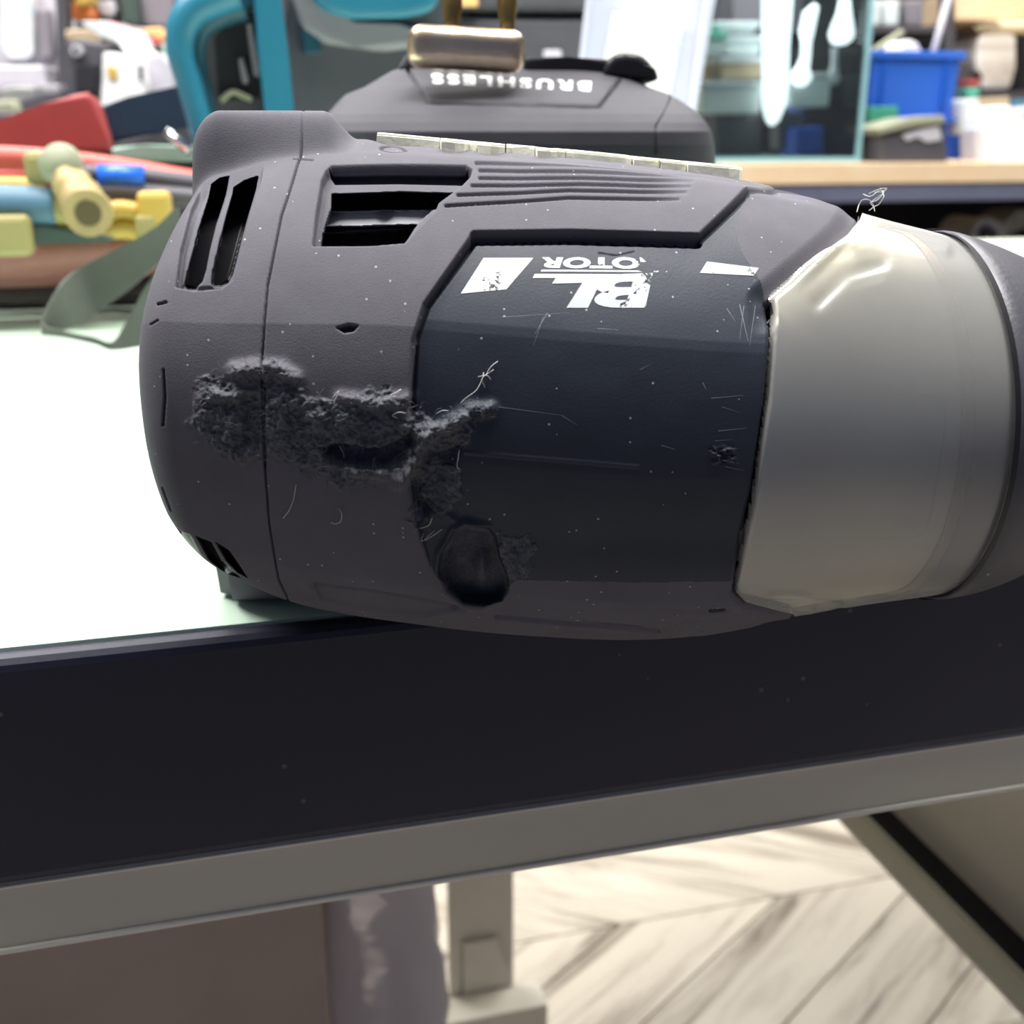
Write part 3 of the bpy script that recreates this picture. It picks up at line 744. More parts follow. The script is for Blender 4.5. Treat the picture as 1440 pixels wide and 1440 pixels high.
decal('logo_block', R2, [(680, 363), (750, 363), (712, 407), (648, 413)], M['print'], PN, wear=lambda x, y: 0.14 if 675 < x < 712 and y > 375+(712-x)*0.4 else -0.1)
decal('logo_stripe', R2, [(994, 368), (1067, 377), (1060, 388), (984, 384)], M['print2'], PN, wear=lambda x, y: 0.08)

M['scratch'] = mat('pale_scratch', (0.20, 0.215, 0.24), 0.6)
def scratch(a, b, w=0.8, lab=None):
    ax, ay = a; bx_, by = b; L_ = math.hypot(bx_-ax, by-ay); nx, ny = -(by-ay)/L_*w/2, (bx_-ax)/L_*w/2
    decal('scratch', R2, [(ax+nx, ay+ny), (bx_+nx*0.3, by+ny*0.3), (bx_-nx*0.3, by-ny*0.3), (ax-nx, ay-ny)], M['scratch'], PN, off=0.00003, cut=6)
for a, b, w_ in [((1040, 428), (1052, 480), 1.4), ((1046, 430), (1040, 478), 1.0), ((1062, 430), (1054, 486), 1.0), ((770, 440), (752, 470), 1.0), ((764, 446), (750, 486), .8), ((700, 572), (790, 584), 1.2), ((790, 584), (812, 598), 1.0),
                ((1000, 560), (1045, 556), 1.2), ((1010, 606), (1050, 602), 1.4), ((1012, 634), (1036, 630), 1.2), ((1010, 646), (1040, 652), 1.4), ((1020, 656), (1046, 662), 1.0), ((1015, 572), (1040, 580), .8), ((930, 626), (950, 632), 1.4),
                ((706, 446), (800, 440), .8), ((840, 462), (870, 464), .8), ((1005, 620), (1030, 618), .8), ((900, 520), (915, 512), .8), ((988, 538), (993, 548), 1.4), ((1022, 434), (1034, 452), 1.0)]:
    scratch(a, b, w_)

# --- raised cream lettering along the upper side, seen almost edge-on
def letter(fr, yb, h=0.0019, back=0.0052):
    """fr: front edge polyline in view of the housing; the piece is a raised block behind it"""
    n = len(fr); top = []; bot = []; bk = []; bb = []
    for x, y in fr:
        l, nn = hit(x, y)
        if l is None: continue
        bot.append(l-nn*0.0006); 
        k = np.interp(x, [535, 1045], [0, 1])
        zt = at(x, np.interp(x, [535, 1045], [184.5, 232.5]), l.y+0.003).z
        t = Vector((l.x, l.y+0.0004, max(zt-0.0004, l.z+0.0012))); top.append(t)
    if len(top) < 2: print('letter missed', fr[0]); return
    bm = bmesh.new()
    tn = Vector(TN)
    yb_ = max(p.y for p in top)+back*0.5
    vt = [bm.verts.new(p) for p in top]; vb = [bm.verts.new(p) for p in bot]
    vk = [bm.verts.new(Vector((p.x, yb_+0.105*(p.x), np.mean([q.z for q in top])*0+p.z+0.0002))) for p in top]
    vkb = [bm.verts.new(v.co-Vector((0, 0, 0.004))) for v in vk]
    m = len(top)
    for i in range(m-1):
        bm.faces.new((vb[i], vb[i+1], vt[i+1], vt[i])); bm.faces.new((vt[i], vt[i+1], vk[i+1], vk[i])); bm.faces.new((vk[i], vk[i+1], vkb[i+1], vkb[i])); bm.faces.new((vb[i], vkb[i], vkb[i+1], vb[i+1]))
    bm.faces.new((vb[0], vt[0], vk[0], vkb[0])); bm.faces.new((vb[-1], vkb[-1], vk[-1], vt[-1]))
    bmesh.ops.bevel(bm, geom=[e for e in bm.edges if e.verts[0] in vt and e.verts[1] in vt], offset=0.0003, segments=2, affect='EDGES')
    return obj('raised_letter', bm, M['cream'], tool)
LET = [[(530, 196), (534, 200), (560, 202), (590, 204), (618, 205)], [(619, 206), (621, 213), (640, 215), (653, 213), (657, 205)], [(655, 206), (660, 208), (668, 208), (675, 208)],
       [(673, 209), (672, 215), (690, 218), (702, 217), (710, 208)], [(712, 208), (718, 211), (740, 214), (752, 215)], [(753, 218), (756, 222), (775, 222), (785, 218), (795, 211)],
       [(796, 210), (806, 211), (808, 218), (840, 221), (880, 222), (888, 213)], [(889, 215), (892, 222), (910, 226), (928, 227)], [(929, 226), (930, 230), (950, 233), (965, 233)],
       [(966, 230), (968, 234), (1000, 237), (1025, 239), (1040, 240), (1044, 236)]]
for l in LET: letter(l, 0)
# thin backing strip of the same rubber
sp = [hit(x, y)[0] for x, y in [(534, 198), (620, 205), (700, 210), (800, 216), (900, 223), (1000, 233), (1040, 238)]]

# --- loose fibres and torn rubber threads
def fibres():
    rnd = random.Random(11); V = []; Fc = []
    P1 = [(x, y) for x, y in PATCH]
    def inside(x, y, p):
        c = False; j = len(p)-1
        for i in range(len(p)):
            if ((p[i][1] > y) != (p[j][1] > y)) and x < (p[j][0]-p[i][0])*(y-p[i][1])/(p[j][1]-p[i][1])+p[i][0]: c = not c
            j = i
        return c
    def strand(pts, r):
        b = len(V); n = len(pts)
        for i, p in enumerate(pts):
            d = (pts[min(i+1, n-1)]-pts[max(i-1, 0)]).normalized(); a = d.orthogonal().normalized(); c = d.cross(a)
            rr = r*(1-0.6*i/(n-1))
            for k in range(3): V.append(p+(a*math.cos(k*2.094)+c*math.sin(k*2.094))*rr)
        for i in range(n-1):
            for k in range(3):
                Fc.append((b+i*3+k, b+i*3+(k+1) % 3, b+(i+1)*3+(k+1) % 3, b+(i+1)*3+k))
    cnt = 0
    while cnt < 800:
        x, y = rnd.uniform(270, 750), rnd.uniform(500, 830)
        if not (inside(x, y, P1) or inside(x, y, PATCH2)): continue
        l, n = hit(x, y)
        if l is None: continue
        a = rnd.uniform(0, 6.28); tx = Vector(TX)*math.cos(a)+Vector((0, 0, 1))*math.sin(a); curl = rnd.uniform(-1.2, 1.2); L = rnd.uniform(0.0006, 0.0022)
        p = l-n*0.0001; pts = [p]
        for i in range(5):
            a += curl*0.5; tx = Vector(TX)*math.cos(a)+Vector((0, 0, 1))*math.sin(a)
            p = p+(tx+n*(0.5-0.18*i))*L/5; pts.append(p)
        strand(pts, rnd.uniform(0.00003, 0.00006)); cnt += 1
    o = pyd('torn_fibres', V, Fc, M['frayfib'], tool, True); return tag(o, kind='stuff')
M['frayfib'] = mat('rubber_thread', (0.13, 0.14, 0.16), 0.7)
fibres()
M['lint'] = mat('pale_lint', (0.55, 0.55, 0.55), 0.6)
def lint(name, pix, h=0.0006, r=0.00006, m=None):
    pts = []
    for i, (x, y) in enumerate(pix):
        l, n = hit(x, y)
        if l is None: continue
        pts.append(l+n*h*math.sin(math.pi*(i+0.3)/len(pix)))
    o = tube(name, pts, r, m or M['lint'], tool, 5, 4)
    return o
for pix in [[(417, 680), (414, 700), (408, 715), (399, 727)], [(476, 714), (481, 720), (480, 730), (472, 734), (466, 733)], [(481, 634), (476, 626), (482, 640), (484, 646)],
            [(645, 648), (649, 632), (643, 655), (646, 658)], [(680, 524), (678, 532), (670, 548), (655, 562), (648, 568)], [(672, 530), (684, 528), (690, 534)], [(682, 545), (678, 532), (694, 520)],
            [(560, 588), (553, 582), (560, 577), (570, 581)], [(564, 548), (556, 556), (548, 558)], [(612, 744), (590, 760), (596, 748)], [(613, 582), (622, 577), (632, 580)], [(468, 560), (478, 552), (470, 568)],
            [(700, 508), (690, 516), (684, 526)], [(590, 742), (602, 734), (608, 726)], [(596, 760), (612, 748), (622, 742)]]:
    lint('lint_hair', pix)
# curly pale hairs caught on the front edge of the rubber
def curl():
    bm = bmesh.new(); b = at(1205, 299, 0.222)
    for pts in [[(1205, 298), (1208, 288), (1213, 281), (1222, 281), (1228, 288), (1230, 297)], [(1222, 296), (1228, 291), (1224, 285), (1232, 282), (1240, 275), (1244, 268)],
                [(1226, 283), (1236, 276), (1242, 272), (1240, 268), (1230, 271)], [(1230, 270), (1240, 270), (1247, 265), (1236, 266), (1222, 272)], [(1238, 264), (1240, 270), (1243, 276), (1236, 287), (1230, 290)],
                [(1214, 273), (1224, 276), (1236, 268)]]:
        add_tube(bm, spline([at(x, y, 0.218+0.002*math.sin(x)) for x, y in pts], 5), 0.00007, 5)
    o = obj('lint_hair', bm, M['lint'], tool, True); o['label'] = 'curly pale threads caught on the top of the rubber'
curl()

# --- hammer case, clear sleeve, front ring
def revolve(name, fR, t0, t1, m, parent, nt=160, npp=320, pxf=None, caps=False, label=None, maskf=None):
    t = np.linspace(t0, t1, nt); T_, P_ = np.meshgrid(t, np.linspace(-math.pi, math.pi, npp, endpoint=False), indexing='ij')
    c, r = prof(t); c = c[:, None]*np.ones_like(P_); r = fR(t, r)[:, None]*np.ones_like(P_)
    p = tool_pos(T_, c, r, P_)
    if pxf is not None:
        x, y = projn(p); fr = (np.abs(P_) < 1.75); x = np.where(fr, x, -999); y = np.where(fr, y, -999)
        r = r+pxf(x, y, T_, P_); p = tool_pos(T_, c, r, P_)
    mk = np.ones((nt-1, npp), bool)
    if maskf is not None: mk = maskf(p)
    o = grid_mesh(p, [(name, mk, m, label)], True, parent)[name]; return o, p
def under_lip(p):
    x, y = projn(p); v = np.abs(np.linspace(-math.pi, math.pi, p.shape[1], endpoint=False)) < 1.75
    s = sd_poly(x, y, LIPPOLY)+(PH0(p) > 0)*0; t = ((p-T0)@TX)
    keep = np.where(v[None, :], s < 5, t > 0.052)
    return cell(keep.astype(float)) > 0.5
def PH0(p): return np.zeros(p.shape[:2])
EMB = [(900, 546), (1300, 556), (1325, 562), (1330, 585), (1322, 640), (1310, 715), (1300, 745), (1285, 753), (1240, 756), (900, 762)]
def case_px(x, y, T_, P_):
    s = sd_poly(x, y, EMB); d = 0.0013*sm(-s, -2, 5)*sm(x, 1150, 1290)-0.002*sm(sd_poly(x, y, LIPPOLY), -7, -1)
    d += 0.00005*(fbm(x, y, 60, 2, 31)-0.45)
    return d
revolve('hammer_case', lambda t, r: r-0.0024, 0.018, 0.0905, M['caseal'], tool, 300, 480, case_px, maskf=under_lip, label='dull grey-beige metal hammer case')
def sleeve_px(x, y, T_, P_):
    d = -0.0022*sm(sd_poly(x, y, LIPPOLY), -5, -0.5)
    for ln, h, wd in [([(1115, 400), (1140, 372), (1170, 350), (1225, 338)], .0007, 10), ([(1130, 388), (1165, 360), (1200, 345)], .0004, 6), ([(1150, 425), (1190, 385), (1240, 370)], -.0004, 10),
                      ([(1200, 325), (1260, 335), (1330, 350)], .00025, 8), ([(1100, 852), (1120, 853), (1140, 856)], .0005, 5), ([(1090, 845), (1130, 846), (1180, 852)], -.0004, 5)]:
        g = d_line(x, y, ln, 45); d += h*np.exp(-(g/wd)**2)*(sm(x, 1112, 1160)*(1-sm(x, 1180, 1250)) if h > .0003 and wd > 5.5 else 1)
    d += 0.00004*(fbm(x, y, 60, 2, 41)-0.45)
    return d
def sleeve_R(t, r):
    e = np.clip((t-0.0735)/0.004, 0, 1)
    return r-0.0007
revolve('clear_sleeve', sleeve_R, 0.018, 0.0800, M['clear'], tool, 300, 500, sleeve_px, maskf=under_lip, label='clear plastic sleeve over the hammer case')
# brown shadow groove and dark band near the front
def ring(name, t0, t1, r_in, m, w_=0.0, label=None, n=24):
    return revolve(name, lambda t, r: r-r_in-w_*((t-(t0+t1)/2)/((t1-t0)/2))**2, t0, t1, m, tool, n, 300, label=label)[0]
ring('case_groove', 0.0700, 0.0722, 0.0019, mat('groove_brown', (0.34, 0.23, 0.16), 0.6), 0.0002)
ring('case_band', 0.0722, 0.0800, 0.0016, mat('band_brown', (0.06, 0.05, 0.055), 0.5), 0.0003)
ring('gap_seal', 0.0788, 0.0799, -0.0001, M['black'])
def nose_R(t, r):
    e = np.clip((t-0.0795)/0.003, 0, 1)
    return (r+0.0004)-0.0012*(1-np.sqrt(np.clip(1-(1-e)**2, 0, 1)))
revolve('front_ring', nose_R, 0.0795, 0.108, M['darkring'], tool, 120, 360, label='dark grey front bumper ring')
t1 = 0.108; c1, r1 = prof(np.array([t1])); ctr = T0+t1*TX+np.array([0, 0, c1[0]])
bm = bmesh.new(); cv = [Vector(ctr), Vector(ctr+TX*0.006)]; add_tube(bm, cv, [float(r1[0])+0.0003, float(r1[0])-0.008], 64); obj('front_face', bm, M['darkring'], tool)
bm = bmesh.new(); bevel_box(bm, ctr+TX*0.020, (0.030, 0.0127, 0.0127), 0.001, 2, RZ(PSI)); obj('square_anvil', bm, M['chromerod'], tool)

# --- handle and battery foot behind
FY = 0.36
hb = Vector(T0+TX*(-0.002)+TN*0.036+np.array([0, 0, 0.047])); hf = Vector(T0+TX*(0.004)+TN*0.125+np.array([0, 0, 0.055]))
bm = bmesh.new(); add_tube(bm, spline([hb, hb.lerp(hf, 0.5)-Vector((0.003, 0, 0)), hf], 10), [0.024]*7+[0.020]*9+[0.024]*5, 32); obj('handle_grip', bm, M['foot'], tool, True)

def foot():
    # stacked rounded-rectangle sections: (pixel row, depth of front face, left px, right px)
    lv = [(236, 0.333, 425, 1030), (205, 0.332, 426, 1028), (185, 0.3325, 428, 1024), (172, 0.335, 432, 1016), (160, 0.3385, 438, 1006), (150, 0.343, 448, 992), (140, 0.348, 458, 976), (130, 0.3535, 470, 958), (120, 0.359, 498, 926),
          (108, 0.366, 520, 905), (97, 0.373, 540, 882), (92, 0.379, 556, 872)]
    lv2 = []
    for a, b in zip(lv[:-1], lv[1:]):
        for k in range(10): lv2.append(tuple(np.array(a)*(1-k/10)+np.array(b)*k/10))
    lv2.append(lv[-1]); rows = []; ns = 900
    th = np.linspace(0, 2*math.pi, ns, endpoint=False)-math.pi/2
    yb = 0.455
    def sec(z, y0, x0, x1, yb):
        n = 5.5; cx, hx, cy, hy = (x0+x1)/2, (x1-x0)/2, (y0+yb)/2, (yb-y0)/2
        c, s = np.cos(th), np.sin(th)
        return np.stack([cx+hx*np.sign(c)*np.abs(c)**(2/n), cy+hy*np.sign(s)*np.abs(s)**(2/n), np.full(ns, z)], -1)
    zlow = TZ+0.006
    f = lv2[0]; a, b = at(f[2], f[0], f[1]), at(f[3], f[0], f[1])
    for k in range(6):
        rows.append(sec(zlow+(a.z-zlow)*k/6, f[1]+0.004*(1-k/6), a.x+0.006*(1-k/6), b.x-0.006*(1-k/6), yb))
    for f in lv2:
        a, b = at(f[2], f[0], f[1]), at(f[3], f[0], f[1]); rows.append(sec(a.z, f[1], a.x, b.x, yb))
    last = rows[-1]; cen = last.mean(0)
    for k in (0.7, 0.4, 0.05): rows.append(cen+(last-cen)*k)
    P_ = np.array(rows)
    x, y = projn(P_); fr = (P_[..., 1] < 0.40); x = np.where(fr, x, -999); y = np.where(fr, y, -999)
    nn = P_-P_.mean(1, keepdims=True); nn[..., 2] = 0; nn /= np.linalg.norm(nn, axis=-1, keepdims=True)+1e-9
    d = np.zeros(x.shape)
    g = d_line(x, y, [(573, 96), (602, 144), (715, 146), (842, 150), (872, 112)]); P_[..., 2] -= 0.0022*sm(-g, -3.2, -0.8)
    g = d_line(x, y, [(952, 125), (935, 160), (924, 178), (922, 215)]); d -= 0.0009*sm(-g, -2.5, -0.6)
    P_ = P_+nn*d[..., None]
    side = np.ones((P_.shape[0]-1, ns), bool)
    o = grid_mesh(P_, [('battery_foot', side, M['foot'], 'charcoal battery foot with upside-down white BRUSHLESS letters')], True, tool, False)['battery_foot']
    s2 = P_[:, ::4]; a_, b_ = s2.shape[:2]; i2 = np.arange(a_*b_).reshape(a_, b_)
    qd = np.stack([i2[:-1], np.roll(i2, -1, 1)[:-1], np.roll(i2, -1, 1)[1:], i2[1:]], -1).reshape(-1, 4)
    return o, BVHTree.FromPolygons([Vector(v) for v in s2.reshape(-1, 3)], qd.tolist())
fo, FB = foot()
decal('foot_letters', stroke_text('BRUSHLESS', 1, 0.035, 0.0, 1.35), rot180([(606, 103), (832, 115), (830, 129), (608, 118)]), M['print'], fo, bv=FB, off=0.00012, cut=6,
      wear=lambda x, y: 0.10*math.exp(-((x-735)/30)**2), label='worn white BRUSHLESS letters, upside down')
# latch ridge and hump along the top of the foot
pxprism('latch_bar', [(736, 92), (738, 80), (800, 80), (868, 84), (866, 106), (800, 103), (736, 101)], 0.372, 0.018, M['black'], tool, 0.0012)
pxprism('latch_hump', [(846, 108), (852, 88), (862, 76), (880, 73), (900, 75), (912, 84), (922, 98), (930, 114)], 0.369, 0.03, M['black'], tool, 0.002, 3)
pxprism('foot_shoulder', [(556, 100), (572, 74), (586, 62), (640, 62), (700, 66), (730, 90), (720, 100)], 0.378, 0.03, M['dgrey'], tool, 0.0015)
# chrome hinge barrel with two brass ring ends
hook = thing('hook_dummy', (0, 0, 0), None, None); bpy.data.objects.remove(hook)
bm = bmesh.new(); a, b = at(573, 65, 0.352), at(737, 75, 0.356); ax = (b-a); L_ = ax.length; an = ax.normalized()
rot = an.to_track_quat('X', 'Z').to_matrix()
bevel_box(bm, (a+b)/2, (L_, 0.013, 0.0118), 0.0042, 5, rot); hg = obj('hook_hinge', bm, M['chrome'], tool, True); hg['label'] = 'worn chrome hinge barrel of the hanging hook'
hg.data.polygons.foreach_set('use_smooth', [True]*len(hg.data.polygons))
for x0, x1 in ((634, 636), (714, 713)):
    p0, p1 = at(x0, 64, 0.358), at(x1, 8, 0.362)
    r = tube('hook_ring_end', [p0, p0.lerp(p1, 0.5), p1, p1+Vector((0.0, 0.004, 0.012)), p1+Vector((0.004 if x0 < 700 else -0.004, 0.010, 0.024))], [0.0024, 0.0022, 0.0030, 0.0028, 0.0024], M['brass'], tool, 14, 5)
p0 = at(636, 8, 0.362)+Vector((0.004, 0.010, 0.024)); p1 = at(713, 8, 0.362)+Vector((-0.004, 0.010, 0.024))
tube('hook_ring_bow', [p0, p0.lerp(p1, 0.3)+Vector((0, 0, 0.006)), p0.lerp(p1, 0.7)+Vector((0, 0, 0.006)), p1], 0.0024, M['brass'], tool, 12, 6)

# ------------------------------------------------------------------ things lying at the back of the work table (left)
def T2(px, py, n): return onpl(px, py, tb(0, n, 0), EN)
def tabletube(name, pix, n, r, m, label, cat, group=None, seg=14, parent=None, dn=0.0):
    pts = [T2(x, y, n+dn*i) for i, (x, y) in enumerate(pix)]
    o = tube(name, pts, r, m, parent, seg, 8)
    return tag(o, label, cat, group) if parent is None else o
G1 = 'hoses and tool handles piled at the back of the table'
# red hose across the pile
tabletube('red_hose', [(-160, 216), (0, 222), (90, 228), (180, 240), (275, 256), (360, 272)], 0.46, 0.0062, M['redlight'], 'light red hose running across the top of the hose pile', 'hose', G1)
tabletube('red_hose', [(-160, 254), (0, 250), (60, 250), (110, 252), (200, 262)], 0.475, 0.0060, M['red'], 'dark red hose behind the brass valve, under the light red hose', 'hose', G1)
tabletube('grey_hose', [(80, 246), (140, 246), (200, 250), (300, 262)], 0.445, 0.0052, M['dgrey'], 'dark grey hose with a bright blue band, below the red hose', 'hose', G1)
tabletube('grey_hose', [(100, 272), (160, 270), (230, 276), (320, 284)], 0.44, 0.0058, M['dgrey'], 'thin dark grey hose just under the one with the blue band', 'hose', G1)
a, b = T2(138, 247, 0.440), T2(203, 249, 0.440)
bm = bmesh.new(); add_tube(bm, [a, b], 0.0056, 20); tag(obj('tape_band', bm, M['bluetape'], None, True), 'bright blue tape band wrapped on the grey hose', 'tape')
# blue pump handle with brass block
t = thing('air_gun', T2(40, 330, 0.42), 'blue barrel with a beige brass valve block and screw cap in the hose pile', 'air tool')
tabletube('blue_barrel', [(-150, 286), (0, 289), (78, 291)], 0.415, 0.0098, M['hose_blue'], None, None, parent=t, seg=20)
tabletube('collar', [(72, 291), (80, 291), (98, 292)], 0.415, 0.0090, M['olive'], None, None, parent=t, seg=20)
c0, c1 = T2(88, 240, 0.415), T2(124, 296, 0.400)
bm = bmesh.new(); add_tube(bm, spline([c0, c0.lerp(c1, 0.5), c1], 6), [0.0086]*4+[0.0098]*4+[0.0110]*5, 24); obj('valve_body', bm, M['valve'], t, True)
bm = bmesh.new(); cc = T2(124, 300, 0.392); add_tube(bm, [cc+EN*0.012, cc], 0.0112, 28); obj('valve_port', bm, M['valve'], t)
bm = bmesh.new(); add_tube(bm, [cc+EN*0.003, cc-EN*0.0004], 0.0062, 20); obj('port_bore', bm, simple('bore', (0.10, 0.075, 0.03), 0.7), t)
bm = bmesh.new(); cc = T2(84, 232, 0.41); add_tube(bm, [cc+EN*0.01, cc-EN*0.004], [0.0105, 0.0095], 20); obj('screw_cap', bm, M['khaki'], t, True)
bm = bmesh.new(); bevel_box(bm, T2(62, 236, 0.418), (0.018, 0.012, 0.016), 0.004, 2); obj('cap_wing', bm, M['olive'], t)
# yellow handles
tabletube('yellow_rod', [(-150, 264), (0, 262), (62, 264)], 0.435, 0.0048, M['yellow'], 'short yellow rod above the blue barrel', 'rod', None)
t = thing('yellow_gauge', T2(190, 335, 0.42), 'yellow rod ending in a square yellow block beside the brass valve', 'tool')
tabletube('rod', [(140, 300), (170, 294), (205, 300)], 0.42, 0.0044, M['yellow'], None, None, parent=t)
tabletube('rod', [(35, 312), (100, 318), (160, 320), (210, 322)], 0.425, 0.0058, M['yellow'], None, None, parent=t)
bm = bmesh.new(); bevel_box(bm, T2(219, 303, 0.418), (0.017, 0.014, 0.024), 0.003, 2, RZ(EA)); obj('end_block', bm, M['yellow'], t)
bm = bmesh.new(); bevel_box(bm, T2(206, 322, 0.416), (0.010, 0.013, 0.014), 0.002, 2, RZ(EA)); obj('end_nut', bm, M['olive'], t)
t = thing('green_spanner', T2(20, 355, 0.42), 'dark green tapered blade with an olive end block at the left picture edge', 'hand tool')
bm = bmesh.new(); bevel_box(bm, T2(0, 331, 0.405), (0.030, 0.016, 0.0195), 0.003, 2, RZ(EA)); obj('end_block', bm, M['olive'], t)
bm = bmesh.new(); prism(bm, [T2(x, y, 0.408) for x, y in [(28, 316), (60, 318), (160, 334), (155, 341), (80, 343), (28, 346)]], EN*0.008); bmesh.ops.bevel(bm, geom=bm.edges[:], offset=0.0008, segments=1, affect='EDGES'); obj('blade', bm, M['darkgreen'], t)
bm = bmesh.new(); prism(bm, [T2(x, y, 0.43) for x, y in [(60, 318), (120, 322), (230, 332), (235, 345), (160, 341)]], EN*0.008); tag(obj('grey_strip', bm, M['dgrey'], None), 'flat grey strip tapering right under the yellow rods', 'strip')
tabletube('pink_hose', [(-120, 372), (0, 366), (60, 360), (130, 353), (220, 350), (300, 356)], 0.435, [0.0088, 0.0088, 0.0086, 0.0078, 0.0066, 0.006], M['pink'], 'upper dusty pink hose, lowest layer of the hose pile', 'hose', G1, 18)
tabletube('pink_hose', [(-120, 392), (0, 388), (80, 384), (160, 372), (260, 366)], 0.46, [0.009, 0.009, 0.009, 0.0085, 0.007], M['pink'], 'lower dusty pink hose behind the webbing strap', 'hose', G1, 18)
tabletube('dark_hose', [(-120, 410), (0, 409), (70, 408), (160, 406), (280, 404)], 0.46, 0.0075, mat('dark_maroon', (0.035, 0.022, 0.022), 0.6), 'dark maroon hose lying directly on the glass top', 'hose', G1, 16)
tabletube('dark_hose', [(-120, 404), (0, 402), (90, 398), (220, 392)], 0.49, 0.010, mat('dark_brown', (0.06, 0.035, 0.03), 0.6), 'dark brown hose at the back bottom of the pile', 'hose', G1, 16)
# red pouch and navy block
def table_prism(name, pix, n, d, m, r, label, cat, parent=None):
    bm = bmesh.new(); prism(bm, [T2(x, y, n) for x, y in pix], EN*d); bmesh.ops.bevel(bm, geom=bm.edges[:], offset=r, segments=3, affect='EDGES', profile=0.5)
    o = obj(name, bm, m, parent); return tag(o, label, cat) if label else o
table_prism('red_wedge', [(-60, 186), (0, 168), (60, 146), (118, 129), (128, 132), (138, 150), (152, 196), (156, 216), (-60, 214)], 0.52, 0.045, M['red'], 0.0035, 'large matte red wedge-shaped tool handle at the left, above the red hose', 'tool handle')
table_prism('navy_case', [(138, 150), (180, 136), (262, 118), (300, 112), (300, 178), (262, 180), (155, 200)], 0.56, 0.05, M['navy'], 0.002, 'dark navy wedge-shaped case between the red wedge and the teal saw', 'case')
table_prism('steel_ruler', [(156, 204), (220, 188), (268, 181), (300, 182), (300, 206), (156, 208)], 0.55, 0.02, M['dgrey'], 0.001, 'dark grey blade under the navy case', 'blade')
table_prism('green_pad', [(155, 208), (200, 204), (300, 206), (300, 228), (160, 226)], 0.50, 0.03, M['palegreen'], 0.002, 'pale green flat pad under the dark grey blade', 'pad')
bm = bmesh.new(); add_tube(bm, [T2(234, 184, 0.48), T2(266, 212, 0.475)], 0.0026, 14); tag(obj('chrome_pin', bm, M['chromerod'], None, True), 'short shiny chrome pin lying across the green pad', 'pin')
# pile support: folded dark cloth-like pad under everything
table_prism('black_tray', [(-150, 300), (330, 300), (330, 424), (-150, 424)], 0.50, 0.12, mat('tray_dark', (0.025, 0.02, 0.022), 0.7), 0.004, 'low black tray the hoses and tool handles are piled on', 'tray')

# webbing strap: flat ribbon looping over the glass
def ribbon(name, path, m, label, cat, th=0.0013):
    """path: (upper px, upper py, lower px, lower py, n) pairs of ribbon edges"""
    bm = bmesh.new(); U = spline([T2(a, b, n) for a, b, c, d, n in path], 8); L = spline([T2(c, d, n2) for a, b, c, d, n2 in path], 8)
    rows = []
    for i in range(len(U)):
        t_ = (U[min(i+1, len(U)-1)]-U[max(0, i-1)]).normalized(); w_ = (L[i]-U[i]).normalized(); nn = t_.cross(w_).normalized()*th/2
        rows.append([bm.verts.new(p) for p in (U[i]+nn, L[i]+nn, L[i]-nn, U[i]-nn)])
    for a, b in zip(rows[:-1], rows[1:]):
        for k in range(4): bm.faces.new((a[k], a[(k+1) % 4], b[(k+1) % 4], b[k]))
    bm.faces.new(rows[0]); bm.faces.new(rows[-1][::-1])
    o = obj(name, bm, m, None, False); return tag(o, label, cat)
ribbon('webbing_strap', [(250, 290, 260, 352, .30), (215, 322, 222, 372, .31), (160, 352, 180, 408, .32), (110, 378, 135, 440, .325), (82, 405, 95, 462, .315), (60, 452, 60, 470, .31),
                         (90, 466, 92, 474, .305), (130, 474, 132, 483, .30), (160, 480, 157, 492, .30), (185, 440, 192, 488, .295), (215, 390, 225, 480, .29), (260, 350, 268, 440, .29)],
       M['webbing'], 'grey-green webbing strap looped on the glass top left of the black tool', 'strap')

# teal saw behind
saw = thing('garden_saw', T2(420, 250, 0.50), 'teal cordless saw with a curved hand guard and grey body, behind the black tool', 'power tool')
sn = 0.47
def saw_prism(name, pix, n, d, m, r=0.002):
    bm = bmesh.new(); prism(bm, [T2(x, y, n) for x, y in pix], EN*d); bmesh.ops.bevel(bm, geom=bm.edges[:], offset=r, segments=3, affect='EDGES', profile=0.5); return obj(name, bm, m, saw)
tube('hand_guard', [T2(x, y, sn) for x, y in [(330, -14), (300, -2), (272, 14), (256, 40), (254, 75), (264, 110), (275, 150), (287, 195), (296, 235)]], [0.010, 0.0095, 0.0088, 0.0078, 0.007, 0.0068, 0.0066, 0.0062], M['teal'], saw, 18, 8)
tube('guard_lining', [T2(x, y, sn+0.008) for x, y in [(340, 6), (310, 18), (286, 36), (277, 62), (279, 100), (290, 150), (302, 215)]], [0.009, 0.0075, 0.006, 0.005, 0.005, 0.005], M['tealdark'], saw, 14, 8)
saw_prism('guard_post', [(357, -30), (392, -30), (400, 30), (406, 80), (413, 150), (416, 230), (378, 230), (372, 150), (362, 60)], sn, 0.022, M['teal'])
saw_prism('guard_bridge', [(300, -40), (362, -40), (362, 12), (340, 14), (300, 24)], sn+0.012, 0.02, M['tealdark'])
saw_prism('trigger_housing', [(287, 60), (298, 44), (315, 22), (330, 18), (366, 20), (374, 150), (378, 230), (292, 230), (289, 150)], sn+0.018, 0.03, M['dgrey'])
saw_prism('trigger_opening', [(300, 52), (318, 28), (354, 26), (362, 90), (366, 138), (340, 140), (308, 142)], sn+0.0165, 0.006, M['under'], 0.0008)
saw_prism('lever', [(347, 34), (353, 33), (366, 100), (364, 108), (357, 106)], sn+0.010, 0.006, M['mgrey'], 0.001)
saw_prism('lever', [(335, 82), (341, 80), (350, 112), (348, 118), (341, 116)], sn+0.011, 0.005, M['mgrey'], 0.001)
